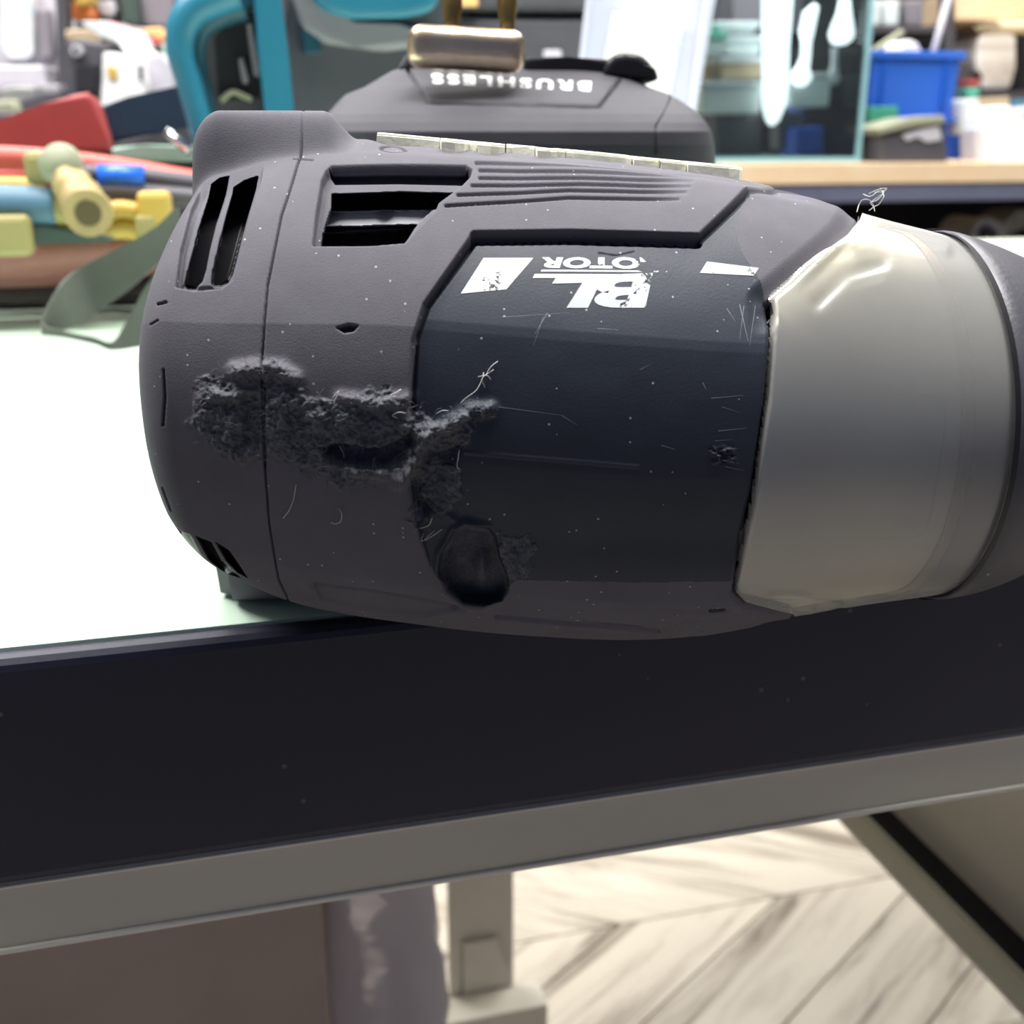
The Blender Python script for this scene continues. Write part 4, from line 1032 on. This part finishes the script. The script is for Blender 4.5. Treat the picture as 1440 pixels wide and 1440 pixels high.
tube('spring_clip', [T2(x, y, sn+0.012) for x, y in [(310, 142), (326, 130), (340, 134), (354, 140)]], 0.0016, M['khaki'], saw, 10, 6)
saw_prism('saw_body', [(396, -40), (620, -40), (640, 20), (636, 120), (600, 240), (408, 240), (416, 140), (405, 60)], sn+0.020, 0.07, M['dgrey'], 0.006)
saw_prism('body_shell', [(418, -40), (440, 6), (462, 24), (500, 32), (560, 34), (610, 40), (620, 62), (540, 72), (500, 66), (455, 60), (424, 40), (404, -40)], sn+0.012, 0.03, M['mgrey'], 0.004)
saw_prism('top_cover', [(424, -60), (640, -60), (612, 14), (574, 24), (500, 26), (464, 18), (440, 0)], sn+0.004, 0.06, M['teal'], 0.004)
saw_prism('latch_socket', [(423, 42), (448, 44), (452, 74), (428, 76)], sn+0.014, 0.006, M['tealdark'], 0.001)

# ------------------------------------------------------------------ dark case behind, card holder
Yc = 1.15
def rest(o): return o
t = thing('tool_case', at(720, 300, Yc), 'black ribbed tool case standing behind the chrome hook of the tool', 'case')
cb = at(600, -90, Yc); cbt = at(860, 130, Yc)
pxprism('case_lower', [(560, 22), (880, 24), (880, 330), (560, 330)], Yc, 0.25, M['dgrey'], t, 0.006)
pxprism('case_lid', [(560, -140), (880, -140), (880, 16), (560, 14)], Yc-0.006, 0.256, M['dgrey'], t, 0.006)
pxprism('case_latch', [(764, 70), (790, 70), (790, 84), (764, 84)], Yc-0.012, 0.014, M['lilac'], t, 0.002)
pxprism('case_label', [(585, -20), (672, -20), (672, 9), (585, 8)], Yc-0.010, 0.005, M['amber'], t, 0.0004)
t = thing('card_holder', at(900, 260, 0.85), 'leaning clear acrylic card holder with a white printed card behind the battery foot', 'card holder')
pxprism('acrylic_plate', [(837, -80), (1020, -80), (962, 260), (800, 260), (818, 60)], 0.86, 0.004, M['acrylic'], t, 0.0008)
pxprism('side_rim', [(833, -80), (840, -80), (803, 260), (795, 260)], 0.853, 0.006, M['acrylic'], t, 0.0008)
pxprism('side_rim', [(1002, -80), (1012, -80), (962, 260), (952, 260)], 0.853, 0.006, M['acrylic'], t, 0.0008)
pxprism('white_card', [(862, 17), (962, 27), (925, 220), (826, 210)], 0.857, 0.002, M['paper'], t)
pr = [(868+i*19+random.uniform(-3, 3), 34+j*13) for i in range(5) for j in range(3)]
for x, y in pr: pxprism('print_mark', [(x, y), (x+random.uniform(8, 15), y), (x+random.uniform(6, 13), y+random.uniform(5, 10)), (x-2, y+8)], 0.8565, 0.0004, M['print_grey'], t)

# ------------------------------------------------------------------ workbench at the back right, with what stands on it
BA = EA
BD = ED; BN = EN
B0 = at(1265, 229, 2.0); BZ = B0.z
def bb(s, n, z=0.0): return B0+BD*s+BN*n+Vector((0, 0, z))
def bx(px, n):                     # distance along the bench for a picture column, n behind its front edge
    p = onpl(px, 232, bb(0, n), BN); return (p-B0).dot(BD)
def bz(py, px, n): return onpl(px, py, bb(0, n), BN).z-BZ
def bbox_(name, s0, s1, n0, n1, z0, z1, m, parent=None, r=0.0, label=None, cat=None, group=None):
    o = box(name, bb((s0+s1)/2, (n0+n1)/2, (z0+z1)/2), (s1-s0, n1-n0, z1-z0), m, parent, r, RZ(BA), 2)
    return tag(o, label, cat, group) if label else o
def bench_prism(name, pix, n, d, m, parent=None, r=0.0, label=None, cat=None, group=None):
    bm = bmesh.new(); prism(bm, [onpl(x, y, bb(0, n), BN) for x, y in pix], BN*d)
    if r: bmesh.ops.bevel(bm, geom=bm.edges[:], offset=r, segments=2, affect='EDGES', profile=0.5)
    o = obj(name, bm, m, parent); return tag(o, label, cat, group) if label else o
t = thing('workbench', bb(0.2, 0.3, -BZ), 'long workbench with a light wood top on a dark steel beam, right background', 'workbench')
wt = -bz(258, 1265, 0)
bbox_('wood_top', -0.60, 1.3, 0, 0.62, -wt, 0, M['wood'], t, 0.002)
bt = -bz(284, 1265, 0)
bbox_('front_beam', -0.60, 1.3, 0.004, 0.05, -bt, -wt, M['beam'], t, 0.003)
bbox_('back_beam', -0.60, 1.3, 0.56, 0.60, -bt, -wt, M['beam'], t, 0.003)
for s in (-0.59, 1.22):
    for n in (0.01, 0.55): bbox_('leg', s, s+0.05, n, n+0.05, -BZ, -bt, M['beam'], t, 0.002)
bbox_('lower_shelf', -0.57, 1.25, 0.03, 0.58, -0.40, -0.38, M['under'], t)
bbox_('back_panel', -0.57, 1.25, 0.585, 0.60, -0.70, -bt, M['under'], t)
LSZ = -0.38
# castings on the lower shelf
def casting(px, py, rad, name, label, n=0.18):
    t = thing(name, bb(bx(px, n), n, LSZ), label, 'machine part')
    c = onpl(px, py, bb(0, n), BN)
    bm = bmesh.new(); add_tube(bm, [c-BN*0.02, c+BN*0.08], [rad, rad*0.95], 28); obj('flange', bm, M['casting'], t)
    bm = bmesh.new(); add_tube(bm, [c-BN*0.035, c-BN*0.015], [rad*0.45, rad*0.5], 20); obj('hub', bm, M['under'], t)
    bm = bmesh.new(); bevel_box(bm, (c.x+rad*0.9, c.y+0.06, (c.z+BZ+LSZ)/2+rad*0.42), (rad*1.6, 0.10, c.z-BZ-LSZ+rad*0.8), 0.012, 2); obj('gear_housing', bm, M['casting'], t)
casting(1376, 330, 0.032, 'gearbox', 'small grey cast gearbox with a dark round hub under the workbench', 0.10)
casting(1432, 345, 0.075, 'motor_casting', 'large grey cast motor housing under the workbench at the right edge', 0.34)

def bin_(px0, px1, py0, py1, n, d, m, md, label, group='blue plastic bins on the workbench', floorz=0.0, name='storage_bin'):
    s0, s1 = bx(px0, n), bx(px1, n); z1 = bz(py0, (px0+px1)/2, n); z0 = floorz if py1 is None else bz(py1, (px0+px1)/2, n)
    t = thing(name, bb((s0+s1)/2, n+d/2, z0), label, 'bin', group); w_ = (s1-s0); i = 0.04*w_
    bm = bmesh.new()
    fl = [bb(s0+i, n+i, z0), bb(s1-i, n+i, z0), bb(s1-i, n+d-i, z0), bb(s0+i, n+d-i, z0)]; tp = [bb(s0+i*.3, n+i*.3, z1), bb(s1-i*.3, n+i*.3, z1), bb(s1-i*.3, n+d-i*.3, z1), bb(s0+i*.3, n+d-i*.3, z1)]
    th = 0.004; cen = bb((s0+s1)/2, n+d/2, 0)
    def inn(p, dz=0): q = p+(Vector((cen.x, cen.y, p.z))-p).normalized()*th*1.4; q.z += dz; return q
    A = [bm.verts.new(p) for p in fl]; B = [bm.verts.new(p) for p in tp]; Ci = [bm.verts.new(inn(p)) for p in tp]; Di = [bm.verts.new(inn(p, th)) for p in fl]
    for k in range(4):
        j = (k+1) % 4; bm.faces.new((A[k], A[j], B[j], B[k])); bm.faces.new((B[k], B[j], Ci[j], Ci[k])); bm.faces.new((Ci[k], Ci[j], Di[j], Di[k]))
    bm.faces.new(A[::-1]); bm.faces.new(Di); obj('bin_body', bm, m, t)
    h = z1-z0
    bm = bmesh.new()
    for (a0, a1, c0, c1) in ((s0-0.004, s1+0.004, n-0.006, n+0.004), (s0-0.004, s1+0.004, n+d-0.004, n+d+0.006), (s0-0.006, s0+0.004, n-0.004, n+d+0.004), (s1-0.004, s1+0.006, n-0.004, n+d+0.004)):
        bevel_box(bm, bb((a0+a1)/2, (c0+c1)/2, z1-h*0.05), (a1-a0, c1-c0, h*0.11), 0.002, 2, RZ(BA))
    obj('rim', bm, m, t)
    for f in (0.14, 0.84):
        bbox_('corner_rib', s0+w_*f-0.004, s0+w_*f+0.004, n-0.003, n+0.006, z0+h*0.15, z1-h*0.12, md, t, 0.001)
    return t
bin_(1168, 1222, 150, None, 0.39, 0.18, M['bin_blue_dark'], M['bin_blue_dark'], 'darker blue bin, leftmost behind the glass showcase')
bin_(1213, 1336, 72, 166, 0.14, 0.20, M['bin_blue'], M['bin_blue_dark'], 'upper bright blue bin stacked with a white lump and grey rod in it')
bin_(1203, 1332, 166, None, 0.14, 0.21, M['bin_blue_dark'], M['bin_blue_dark'], 'lower dark blue bin under the bright blue one')
bin_(1334, 1392, 140, None, 0.25, 0.2, M['bin_blue'], M['bin_blue_dark'], 'blue bin right of the black box, partly behind white packages')
bench_prism('white_lump', [(1264, 74), (1270, 60), (1280, 55), (1292, 60), (1298, 74), (1296, 90), (1266, 90)], 0.20, 0.06, M['paper'], None, 0.006, 'small white lump of wadding sticking out of the upper blue bin', 'wadding')
bm = bmesh.new(); add_tube(bm, [onpl(1306, 100, bb(0, 0.22), BN), onpl(1336, -12, bb(0, 0.24), BN)], 0.006, 12); tag(obj('grey_rod', bm, M['lilac'], None, True), 'grey rod leaning out of the upper blue bin', 'rod')
bm = bmesh.new(); add_tube(bm, [onpl(1216, 82, bb(0, 0.27), BN), onpl(1268, 46, bb(0, 0.29), BN)], 0.007, 10); tag(obj('tan_stick', bm, M['khaki'], None, True), 'short tan stick leaning out left of the upper blue bin', 'stick')
bench_prism('green_box', [(1222, 150), (1264, 149), (1264, 200), (1240, 231), (1220, 231)], 0.10, 0.03, M['green'], None, 0.003, 'green box between the lower blue bin and the black box', 'box')
t = thing('black_box', bb(bx(1287, 0.02), 0.06, 0), 'black box with a tilted khaki lid and grey label on the front of the workbench', 'box')
bench_prism('box_body', [(1238, 188), (1330, 172), (1333, 231), (1241, 231)], 0.02, 0.065, M['dgrey'], t, 0.004)
bench_prism('lid', [(1233, 180), (1280, 166), (1328, 162), (1330, 172), (1282, 178), (1237, 189)], 0.012, 0.08, M['khaki'], t, 0.002)
bench_prism('front_label', [(1270, 190), (1296, 182), (1320, 177), (1325, 196), (1305, 200), (1290, 192), (1276, 198)], 0.0165, 0.004, M['lilac'], t, 0.0004)
GW = 'white packages on the workbench'
for p, n, m, lb in [([(1352, 140), (1378, 138), (1382, 186), (1356, 190)], 0.12, M['card_multi'], 'pale pink-white packet leaning on the right blue bin'),
                    ([(1376, 152), (1422, 148), (1426, 176), (1380, 180)], 0.10, M['paper'], 'flat white packet on top of the white package heap'),
                    ([(1372, 180), (1402, 176), (1404, 231), (1374, 231)], 0.09, M['lilac'], 'grey-white packet at the left of the white package heap'),
                    ([(1403, 182), (1460, 172), (1470, 231), (1402, 231)], 0.05, M['paper'], 'large plain white package at the right end of the heap'),
                    ([(1424, 152), (1480, 148), (1480, 174), (1426, 178)], 0.11, M['card_multi'], 'pale blue-white packet above the large white package')]:
    bench_prism('white_package', p, n, 0.05, m, None, 0.005, lb, 'package', GW)
bench_prism('brown_carton', [(1374, 138), (1420, 136), (1420, 150), (1376, 152)], 0.165, 0.06, M['tan'], None, 0.002, 'small flat brown carton on the white package heap', 'carton')
bench_prism('teal_carton', [(1424, 140), (1480, 138), (1480, 150), (1424, 152)], 0.16, 0.08, M['hose_blue'], None, 0.002, 'small teal-blue carton right of the brown carton', 'carton')
bench_prism('mint_cup', [(1358, 124), (1378, 123), (1376, 137), (1361, 138)], 0.20, 0.03, M['mint'], None, 0.002, 'small mint green cup behind the white packages', 'cup')
bench_prism('red_jar', [(1362, 112), (1378, 111), (1378, 122), (1363, 123)], 0.21, 0.03, M['red'], None, 0.002, 'small dull red jar above the mint cup', 'jar')

# glass showcase on the bench with clear tubs
sc_ = thing('glass_showcase', bb(bx(1105, 0.1), 0.12, 0), 'glass showcase with greenish panes standing on the workbench', 'display case')
gs0, gs1 = bx(968, 0.06), bx(1206, 0.06); ztop_ = bz(-60, 1105, 0.06)
bbox_('glass_pane', gs0, gs1, 0.06, 0.065, 0.0, ztop_, M['glass'], sc_)
bbox_('glass_pane', gs1-0.005, gs1, 0.065, 0.30, 0.0, ztop_, M['glass'], sc_)
bbox_('glass_pane', gs0, gs0+0.005, 0.065, 0.30, 0.0, ztop_, M['glass'], sc_)
bbox_('pane_edge', gs1-0.006, gs1+0.002, 0.055, 0.062, 0.0, ztop_, M['glassedge'], sc_, 0.001)
bbox_('base_plate', gs0, gs1, 0.05, 0.31, 0.0, 0.008, M['glassedge'], sc_, 0.001)
GT = 'clear tubs stacked in the glass showcase'
def tub(px0, px1, py0, py1, n, label, m=None, lid=None, lm=None):
    t = thing('clear_tub', bb(bx((px0+px1)/2, n), n+0.04, bz(py1, px0, n)), label, 'tub', GT)
    i = (px1-px0)*0.06
    bench_prism('tub_body', [(px0, py0+8), (px1, py0+8), (px1-i, py1), (px0+i, py1)], n, 0.08, m or M['cleartub'], t, 0.004)
    bench_prism('lid', [(px0-3, py0), (px1+3, py0), (px1+3, py0+8), (px0-3, py0+8)], n-0.004, 0.088, lm or M['card_multi'], t, 0.002)
tub(1010, 1066, 30, 46, 0.16, 'small clear tub with a white lid, top of the left stack in the showcase')
tub(984, 1022, 46, 76, 0.13, 'clear tub with a mint lid beside the left stack', lm=M['mint'])
tub(1020, 1072, 50, 78, 0.16, 'clear tub second from the top of the left stack')
tub(1012, 1074, 80, 112, 0.14, 'clear tub with warm-coloured contents, third in the left stack', m=M['tan'])
tub(988, 1074, 114, 160, 0.12, 'wide frosted clear tub at the bottom of the left stack')
tub(1106, 1170, 102, 150, 0.10, 'wide clear tub right of the glowing streak in the showcase')
bench_prism('grey_pack', [(1006, 162), (1072, 162), (1070, 219), (1010, 219)], 0.16, 0.07, M['dgrey'], None, 0.004, 'dark grey pack under the left tubs in the showcase', 'pack')
bench_prism('grey_pack', [(1096, 156), (1130, 156), (1130, 210), (1096, 210)], 0.20, 0.04, M['dgrey'], None, 0.004, 'narrow dark grey pack under the right tub in the showcase', 'pack')
bench_prism('blue_pack', [(1120, 180), (1158, 177), (1160, 218), (1118, 218)], 0.16, 0.06, M['bin_blue_dark'], None, 0.004, 'dull blue pack at the bottom right of the showcase', 'pack')
# glowing and pale shapes standing for shop-light reflections in the showcase glass
M['glare'] = mat('glare_white', (0.9, 0.9, 0.92), 0.3, emit=((0.93, 0.97, 1.0), 1.6))
def lathe(name, px, prof_, n, m, parent=None):
    bm = bmesh.new(); pts = [onpl(px+dx, y, bb(0, n), BN) for dx, y, r in prof_]
    add_tube(bm, pts, [r*2.1/F for dx, y, r in prof_], 20); return obj(name, bm, m, parent, True)
simple('bright_white', (0.95, 0.95, 0.94), 0.25, coat=0.4)
tag(lathe('glare_streak', 1091, [(4, -70, 19), (2, 0, 19), (0, 60, 17), (-1, 120, 16), (-3, 150, 14), (-5, 168, 9), (-6, 176, 3)], 0.10, M['glare']), 'long glowing white streak, a modelled light reflection tapering down in the showcase', 'reflection')
tag(lathe('neck_glare', 1135, [(12, 8, 4), (4, 20, 9), (-1, 45, 9), (-1, 60, 6), (-2, 80, 6), (-6, 95, 8), (-9, 106, 14), (-9, 116, 11), (-9, 121, 4)], 0.10, M['glare']), 'glowing white streak with a thin neck and round tip, a modelled light reflection in the showcase', 'reflection')
tag(lathe('glare_blob', 1184, [(4, -2, 6), (3, 18, 9), (1, 34, 13), (-1, 48, 16), (-1, 58, 13), (-1, 63, 5)], 0.10, M['glare']), 'glowing white blob, a modelled light reflection at the right of the showcase', 'reflection')
tag(lathe('glare_blob', 1173, [(0, 66, 4), (0, 90, 4), (-1, 104, 7), (-1, 112, 9), (-1, 119, 4)], 0.10, M['card_multi']), 'small pale blob, a modelled light reflection below the glowing white one', 'reflection')

# ------------------------------------------------------------------ shelving behind the workbench
rack = thing('shelf_rack', at(1300, 330, 2.9), 'tall black shelf rack behind the workbench with light wood upper boards', 'shelf')
YR = 2.9
def rp(name, pix, Y, d, m, r=0.0, label=None, cat=None, group=None, parent=None):
    o = pxprism(name, pix, Y, d, m, parent, r); return tag(o, label, cat, group) if label else o
rp('back_panel', [(940, -260), (1620, -260), (1620, 560), (940, 560)], YR+0.45, 0.02, M['wallpanel'], parent=rack)
rp('upright', [(1000, -260), (1014, -260), (1014, 560), (1000, 560)], YR, 0.04, M['wallpanel'], 0.003, parent=rack)
rp('upright', [(1328, -260), (1344, -260), (1344, 560), (1328, 560)], YR, 0.04, M['wallpanel'], 0.003, parent=rack)
rp('upright', [(1560, -260), (1575, -260), (1575, 560), (1560, 560)], YR, 0.04, M['wallpanel'], 0.003, parent=rack)
rp('wood_board', [(1344, -14), (1560, -14), (1560, 28), (1344, 28)], YR-0.01, 0.44, M['wood'], 0.002, parent=rack)
rp('dark_board', [(1014, 36), (1328, 36), (1328, 46), (1014, 46)], YR, 0.42, M['wallpanel'], 0.002, parent=rack)
rp('dark_board', [(1344, 128), (1560, 128), (1560, 140), (1344, 140)], YR, 0.42, M['wallpanel'], 0.002, parent=rack)
rp('dark_board', [(1014, 150), (1328, 150), (1328, 160), (1014, 160)], YR, 0.42, M['wallpanel'], 0.002, parent=rack)
rp('wood_box', [(1402, 29), (1500, 29), (1500, 40), (1410, 40)], YR-0.16, 0.14, simple('pale_wood', (0.88, 0.78, 0.56), 0.5), 0.004, 'pale wooden strip hanging under the wood shelf board', 'box')
t = thing('white_canister', at(1400, 127, YR+0.1), 'bright white canister with a short spout on the dark shelf', 'canister')
rp('canister_body', [(1376, 54), (1384, 48), (1420, 46), (1430, 50), (1428, 96), (1424, 120), (1418, 127), (1384, 127), (1380, 118), (1390, 104), (1374, 100), (1372, 84)], YR+0.03, 0.16, M['bright_white'], 0.008, parent=t)
rp('canister_cap', [(1392, 40), (1412, 40), (1412, 49), (1392, 49)], YR+0.08, 0.06, M['paper'], 0.003, parent=t)
rp('grey_tin', [(1344, 96), (1368, 96), (1368, 128), (1344, 128)], YR+0.05, 0.1, M['dgrey'], 0.003, 'small dark grey tin left of the white canister', 'tin')
GC = 'clear clamshell packs on the rack shelf'
for x0, x1, lb in ((1216, 1240, 'left clear clamshell pack on the rack shelf'), (1242, 1266, 'clear clamshell pack beside the left one on the rack shelf'), (1272, 1300, 'grey clamshell pack, rightmost on the rack shelf')):
    rp('clamshell_pack', [(x0, 0), (x1, 0), (x1-2, 36), (x0+2, 36)], YR+0.05, 0.08, M['cleartub'] if x0 < 1270 else M['mgrey'], 0.006, lb, 'package', GC)
rp('grey_carton', [(1030, -10), (1100, -10), (1100, 36), (1030, 36)], YR+0.05, 0.2, M['mgrey'], 0.004, 'grey carton on the rack shelf behind the showcase', 'carton')
rp('dark_carton', [(1120, 60), (1180, 60), (1180, 150), (1120, 150)], YR+0.05, 0.2, M['dgrey'], 0.004, 'dark grey carton on the middle rack shelf behind the showcase', 'carton')

# ------------------------------------------------------------------ display behind on the left
YL = 1.55
ld = thing('display_counter', at(150, 260, YL+0.2), 'dark display counter behind the table on the left, covered with packages', 'counter')
zc = at(100, 158, YL).z
box('counter_top', (at(120, 158, YL).x-0.05, YL+0.28, zc-0.02), (1.1, 0.60, 0.04), M['dgrey'], ld, 0.004)
box('counter_body', (at(120, 158, YL).x-0.05, YL+0.30, (zc-0.04)/2), (1.06, 0.52, zc-0.04), M['wallpanel'], ld, 0.004)
def lp(name, pix, dy, d, m, r, label, cat, group=None, parent=None): return rp(name, pix, YL+dy, d, m, r, label, cat, group, parent)
t = thing('blister_card', at(30, 90, YL+0.30), 'pale grey hanging blister card with a moulded tool, top left corner', 'package', 'blister cards on the left display')
lp('card', [(-40, -40), (72, -40), (80, 40), (86, 100), (-40, 90)], 0.32, 0.01, M['lilac'], 0.002, None, None, parent=t)
lp('blister', [(2, -20), (46, -20), (46, 78), (36, 84), (8, 84), (0, 70)], 0.295, 0.03, M['card_multi'], 0.006, None, None, parent=t)
lp('blister', [(50, 10), (68, 12), (74, 80), (54, 84)], 0.30, 0.02, M['mgrey'], 0.004, None, None, parent=t)
t = thing('grey_toolbox', at(30, 130, YL+0.15), 'light grey box with a dark slot, below the blister card', 'box')
lp('box_body', [(-40, 92), (60, 92), (66, 122), (-40, 122)], 0.20, 0.1, M['lilac'], 0.004, None, None, parent=t)
lp('box_foot', [(-40, 122), (84, 118), (86, 158), (-40, 158)], 0.18, 0.14, M['mgrey'], 0.006, None, None, parent=t)
lp('silver_part', [(0, 124), (20, 120), (48, 122), (50, 136), (24, 142), (0, 150)], 0.08, 0.05, M['casting'], 0.004, 'small shiny silver part in front of the light grey box', 'part')
lp('silver_part', [(24, 140), (60, 128), (84, 126), (86, 156), (20, 158)], 0.06, 0.05, M['dgrey'], 0.004, 'dark grey part lying right of the silver part', 'part')
lp('khaki_part', [(-10, 142), (16, 140), (26, 158), (-10, 160)], 0.04, 0.05, M['khaki'], 0.004, 'khaki part at the left picture edge, above the red wedge', 'part')
lp('display_post', [(76, -60), (90, -60), (94, 110), (88, 158), (82, 110)], 0.22, 0.03, M['wallpanel'], 0.002, 'narrow black display post right of the blister card', 'post')
t = thing('black_tool_box', at(115, 140, YL+0.1), 'black machine with a small round grey dial behind the red wedge', 'machine')
lp('machine_body', [(90, 58), (112, 54), (146, 60), (142, 100), (136, 158), (92, 158)], 0.10, 0.12, M['dgrey'], 0.005, None, None, parent=t)
lp('machine_slot', [(104, 92), (138, 90), (134, 130), (106, 130)], 0.092, 0.01, M['under'], 0.002, None, None, parent=t)
c = at(107, 71, YL+0.09); bm = bmesh.new(); add_tube(bm, [c, c+Vector((0, 0.02, 0))], 0.0075, 20); obj('dial', bm, M['lilac'], t)
bm = bmesh.new(); add_tube(bm, [c-Vector((0, 0.002, 0)), c+Vector((0, 0.02, 0))], 0.0038, 16); obj('dial_hub', bm, M['under'], t)
GP = 'packages heaped on the left display'
for p, dy, d, m, r, lb in [
    ([(98, 8), (108, -4), (124, -4), (128, 26), (100, 28)], .26, .05, 'orange', .003, 'small orange-red package at the top, right of the black post'),
    ([(104, -30), (124, -30), (122, 6), (106, 8)], .24, .05, 'yellow', .003, 'yellow-topped package above the orange one'),
    ([(90, 42), (140, 38), (146, 48), (142, 58), (92, 56)], .20, .05, 'tan', .003, 'tan strip package above the black machine'),
    ([(128, -20), (166, -20), (168, 24), (150, 30), (132, 20)], .30, .05, 'dgrey', .003, 'black package with a pale window, top row'),
    ([(134, 2), (158, 0), (164, 14), (158, 24), (140, 20)], .29, .02, 'lilac', .003, 'pale window pack in front of the black package'),
    ([(166, -20), (190, -20), (196, 36), (172, 34)], .28, .05, 'darkgreen', .003, 'dark green-grey package right of the black package'),
    ([(190, -30), (240, -30), (244, 38), (202, 36)], .30, .06, 'mgrey', .003, 'grey package beside the teal hand guard'),
    ([(226, -30), (256, -30), (262, 50), (238, 50)], .36, .05, 'hose_blue', .003, 'blue-grey package behind the teal hand guard'),
    ([(200, 40), (226, 38), (234, 56), (206, 56)], .22, .05, 'amber', .003, 'small orange box under the grey package'),
    ([(112, 30), (150, 30), (200, 46), (212, 66), (190, 66), (140, 52)], .14, .03, 'card_multi', .002, 'long glossy pale packet lying diagonally'),
    ([(150, 28), (200, 44), (230, 60), (228, 66), (196, 52), (150, 36)], .16, .02, 'red', .001, 'thin red packet edge above the long glossy packet'),
    ([(160, 52), (196, 60), (214, 74), (206, 88), (180, 80)], .12, .03, 'white', .002, 'short white packet in front of the long glossy packet'),
    ([(144, 74), (160, 74), (200, 84), (206, 118), (200, 158), (140, 158)], .10, .07, 'white', .003, 'white box with a yellow spot in front of the heap'),
    ([(204, 78), (226, 74), (240, 90), (246, 158), (200, 158)], .12, .06, 'lilac', .003, 'pale box with a dark slot right of the white box'),
    ([(226, 60), (244, 62), (262, 110), (266, 158), (240, 158)], .14, .04, 'palegreen', .003, 'pale mint package next to the teal hand guard')]:
    lp('package', p, dy, d, M[m], r, lb, 'package', GP)
lp('yellow_spot', [(150, 92), (164, 96), (164, 112), (152, 110)], .096, .004, M['yellow'], .001, 'yellow sticker on the white box in the left heap', 'sticker')
lp('dark_slot', [(194, 92), (200, 92), (200, 114), (195, 112)], .094, .004, M['under'], .001, 'dark slot sticker on the white box beside the pale box', 'sticker')
# wall shelf of dark stock behind all of it
t = thing('stock_shelf', at(300, 330, 2.6), 'dark stock shelf along the back, behind the teal saw', 'shelf')
rp('back_board', [(-300, -250), (900, -250), (900, 500), (-300, 500)], 2.75, 0.03, M['wallpanel'], parent=t)
for y in (-60, 60, 180): rp('shelf_board', [(-300, y), (900, y), (900, y+10), (-300, y+10)], 2.45, 0.30, M['dgrey'], 0.002, parent=t)
rnd = random.Random(5); cols_all = ['lilac', 'dgrey', 'mgrey', 'red', 'card_multi', 'navy', 'khaki', 'white', 'orange', 'darkgreen']
cols = list(cols_all); rnd.shuffle(cols)
CN = {'lilac': 'pale grey', 'dgrey': 'dark grey', 'mgrey': 'mid grey', 'red': 'red', 'card_multi': 'glossy pale blue', 'navy': 'navy', 'khaki': 'khaki', 'white': 'white', 'orange': 'orange', 'darkgreen': 'dark green'}
for (y, row) in ((60, 'middle'),):
    x = 40
    while x < 300 and cols:
        w_ = rnd.randint(22, 44); c = cols.pop(); h = rnd.randint(50, 95)
        rp('stock_box', [(x, y-h), (x+w_-3, y-h), (x+w_-3, y), (x, y)], 2.5, 0.2, M[c], 0.004, '%s stock box on the far dark shelf behind the left packages' % CN[c], 'box', 'stock boxes on the far shelf'); x += w_
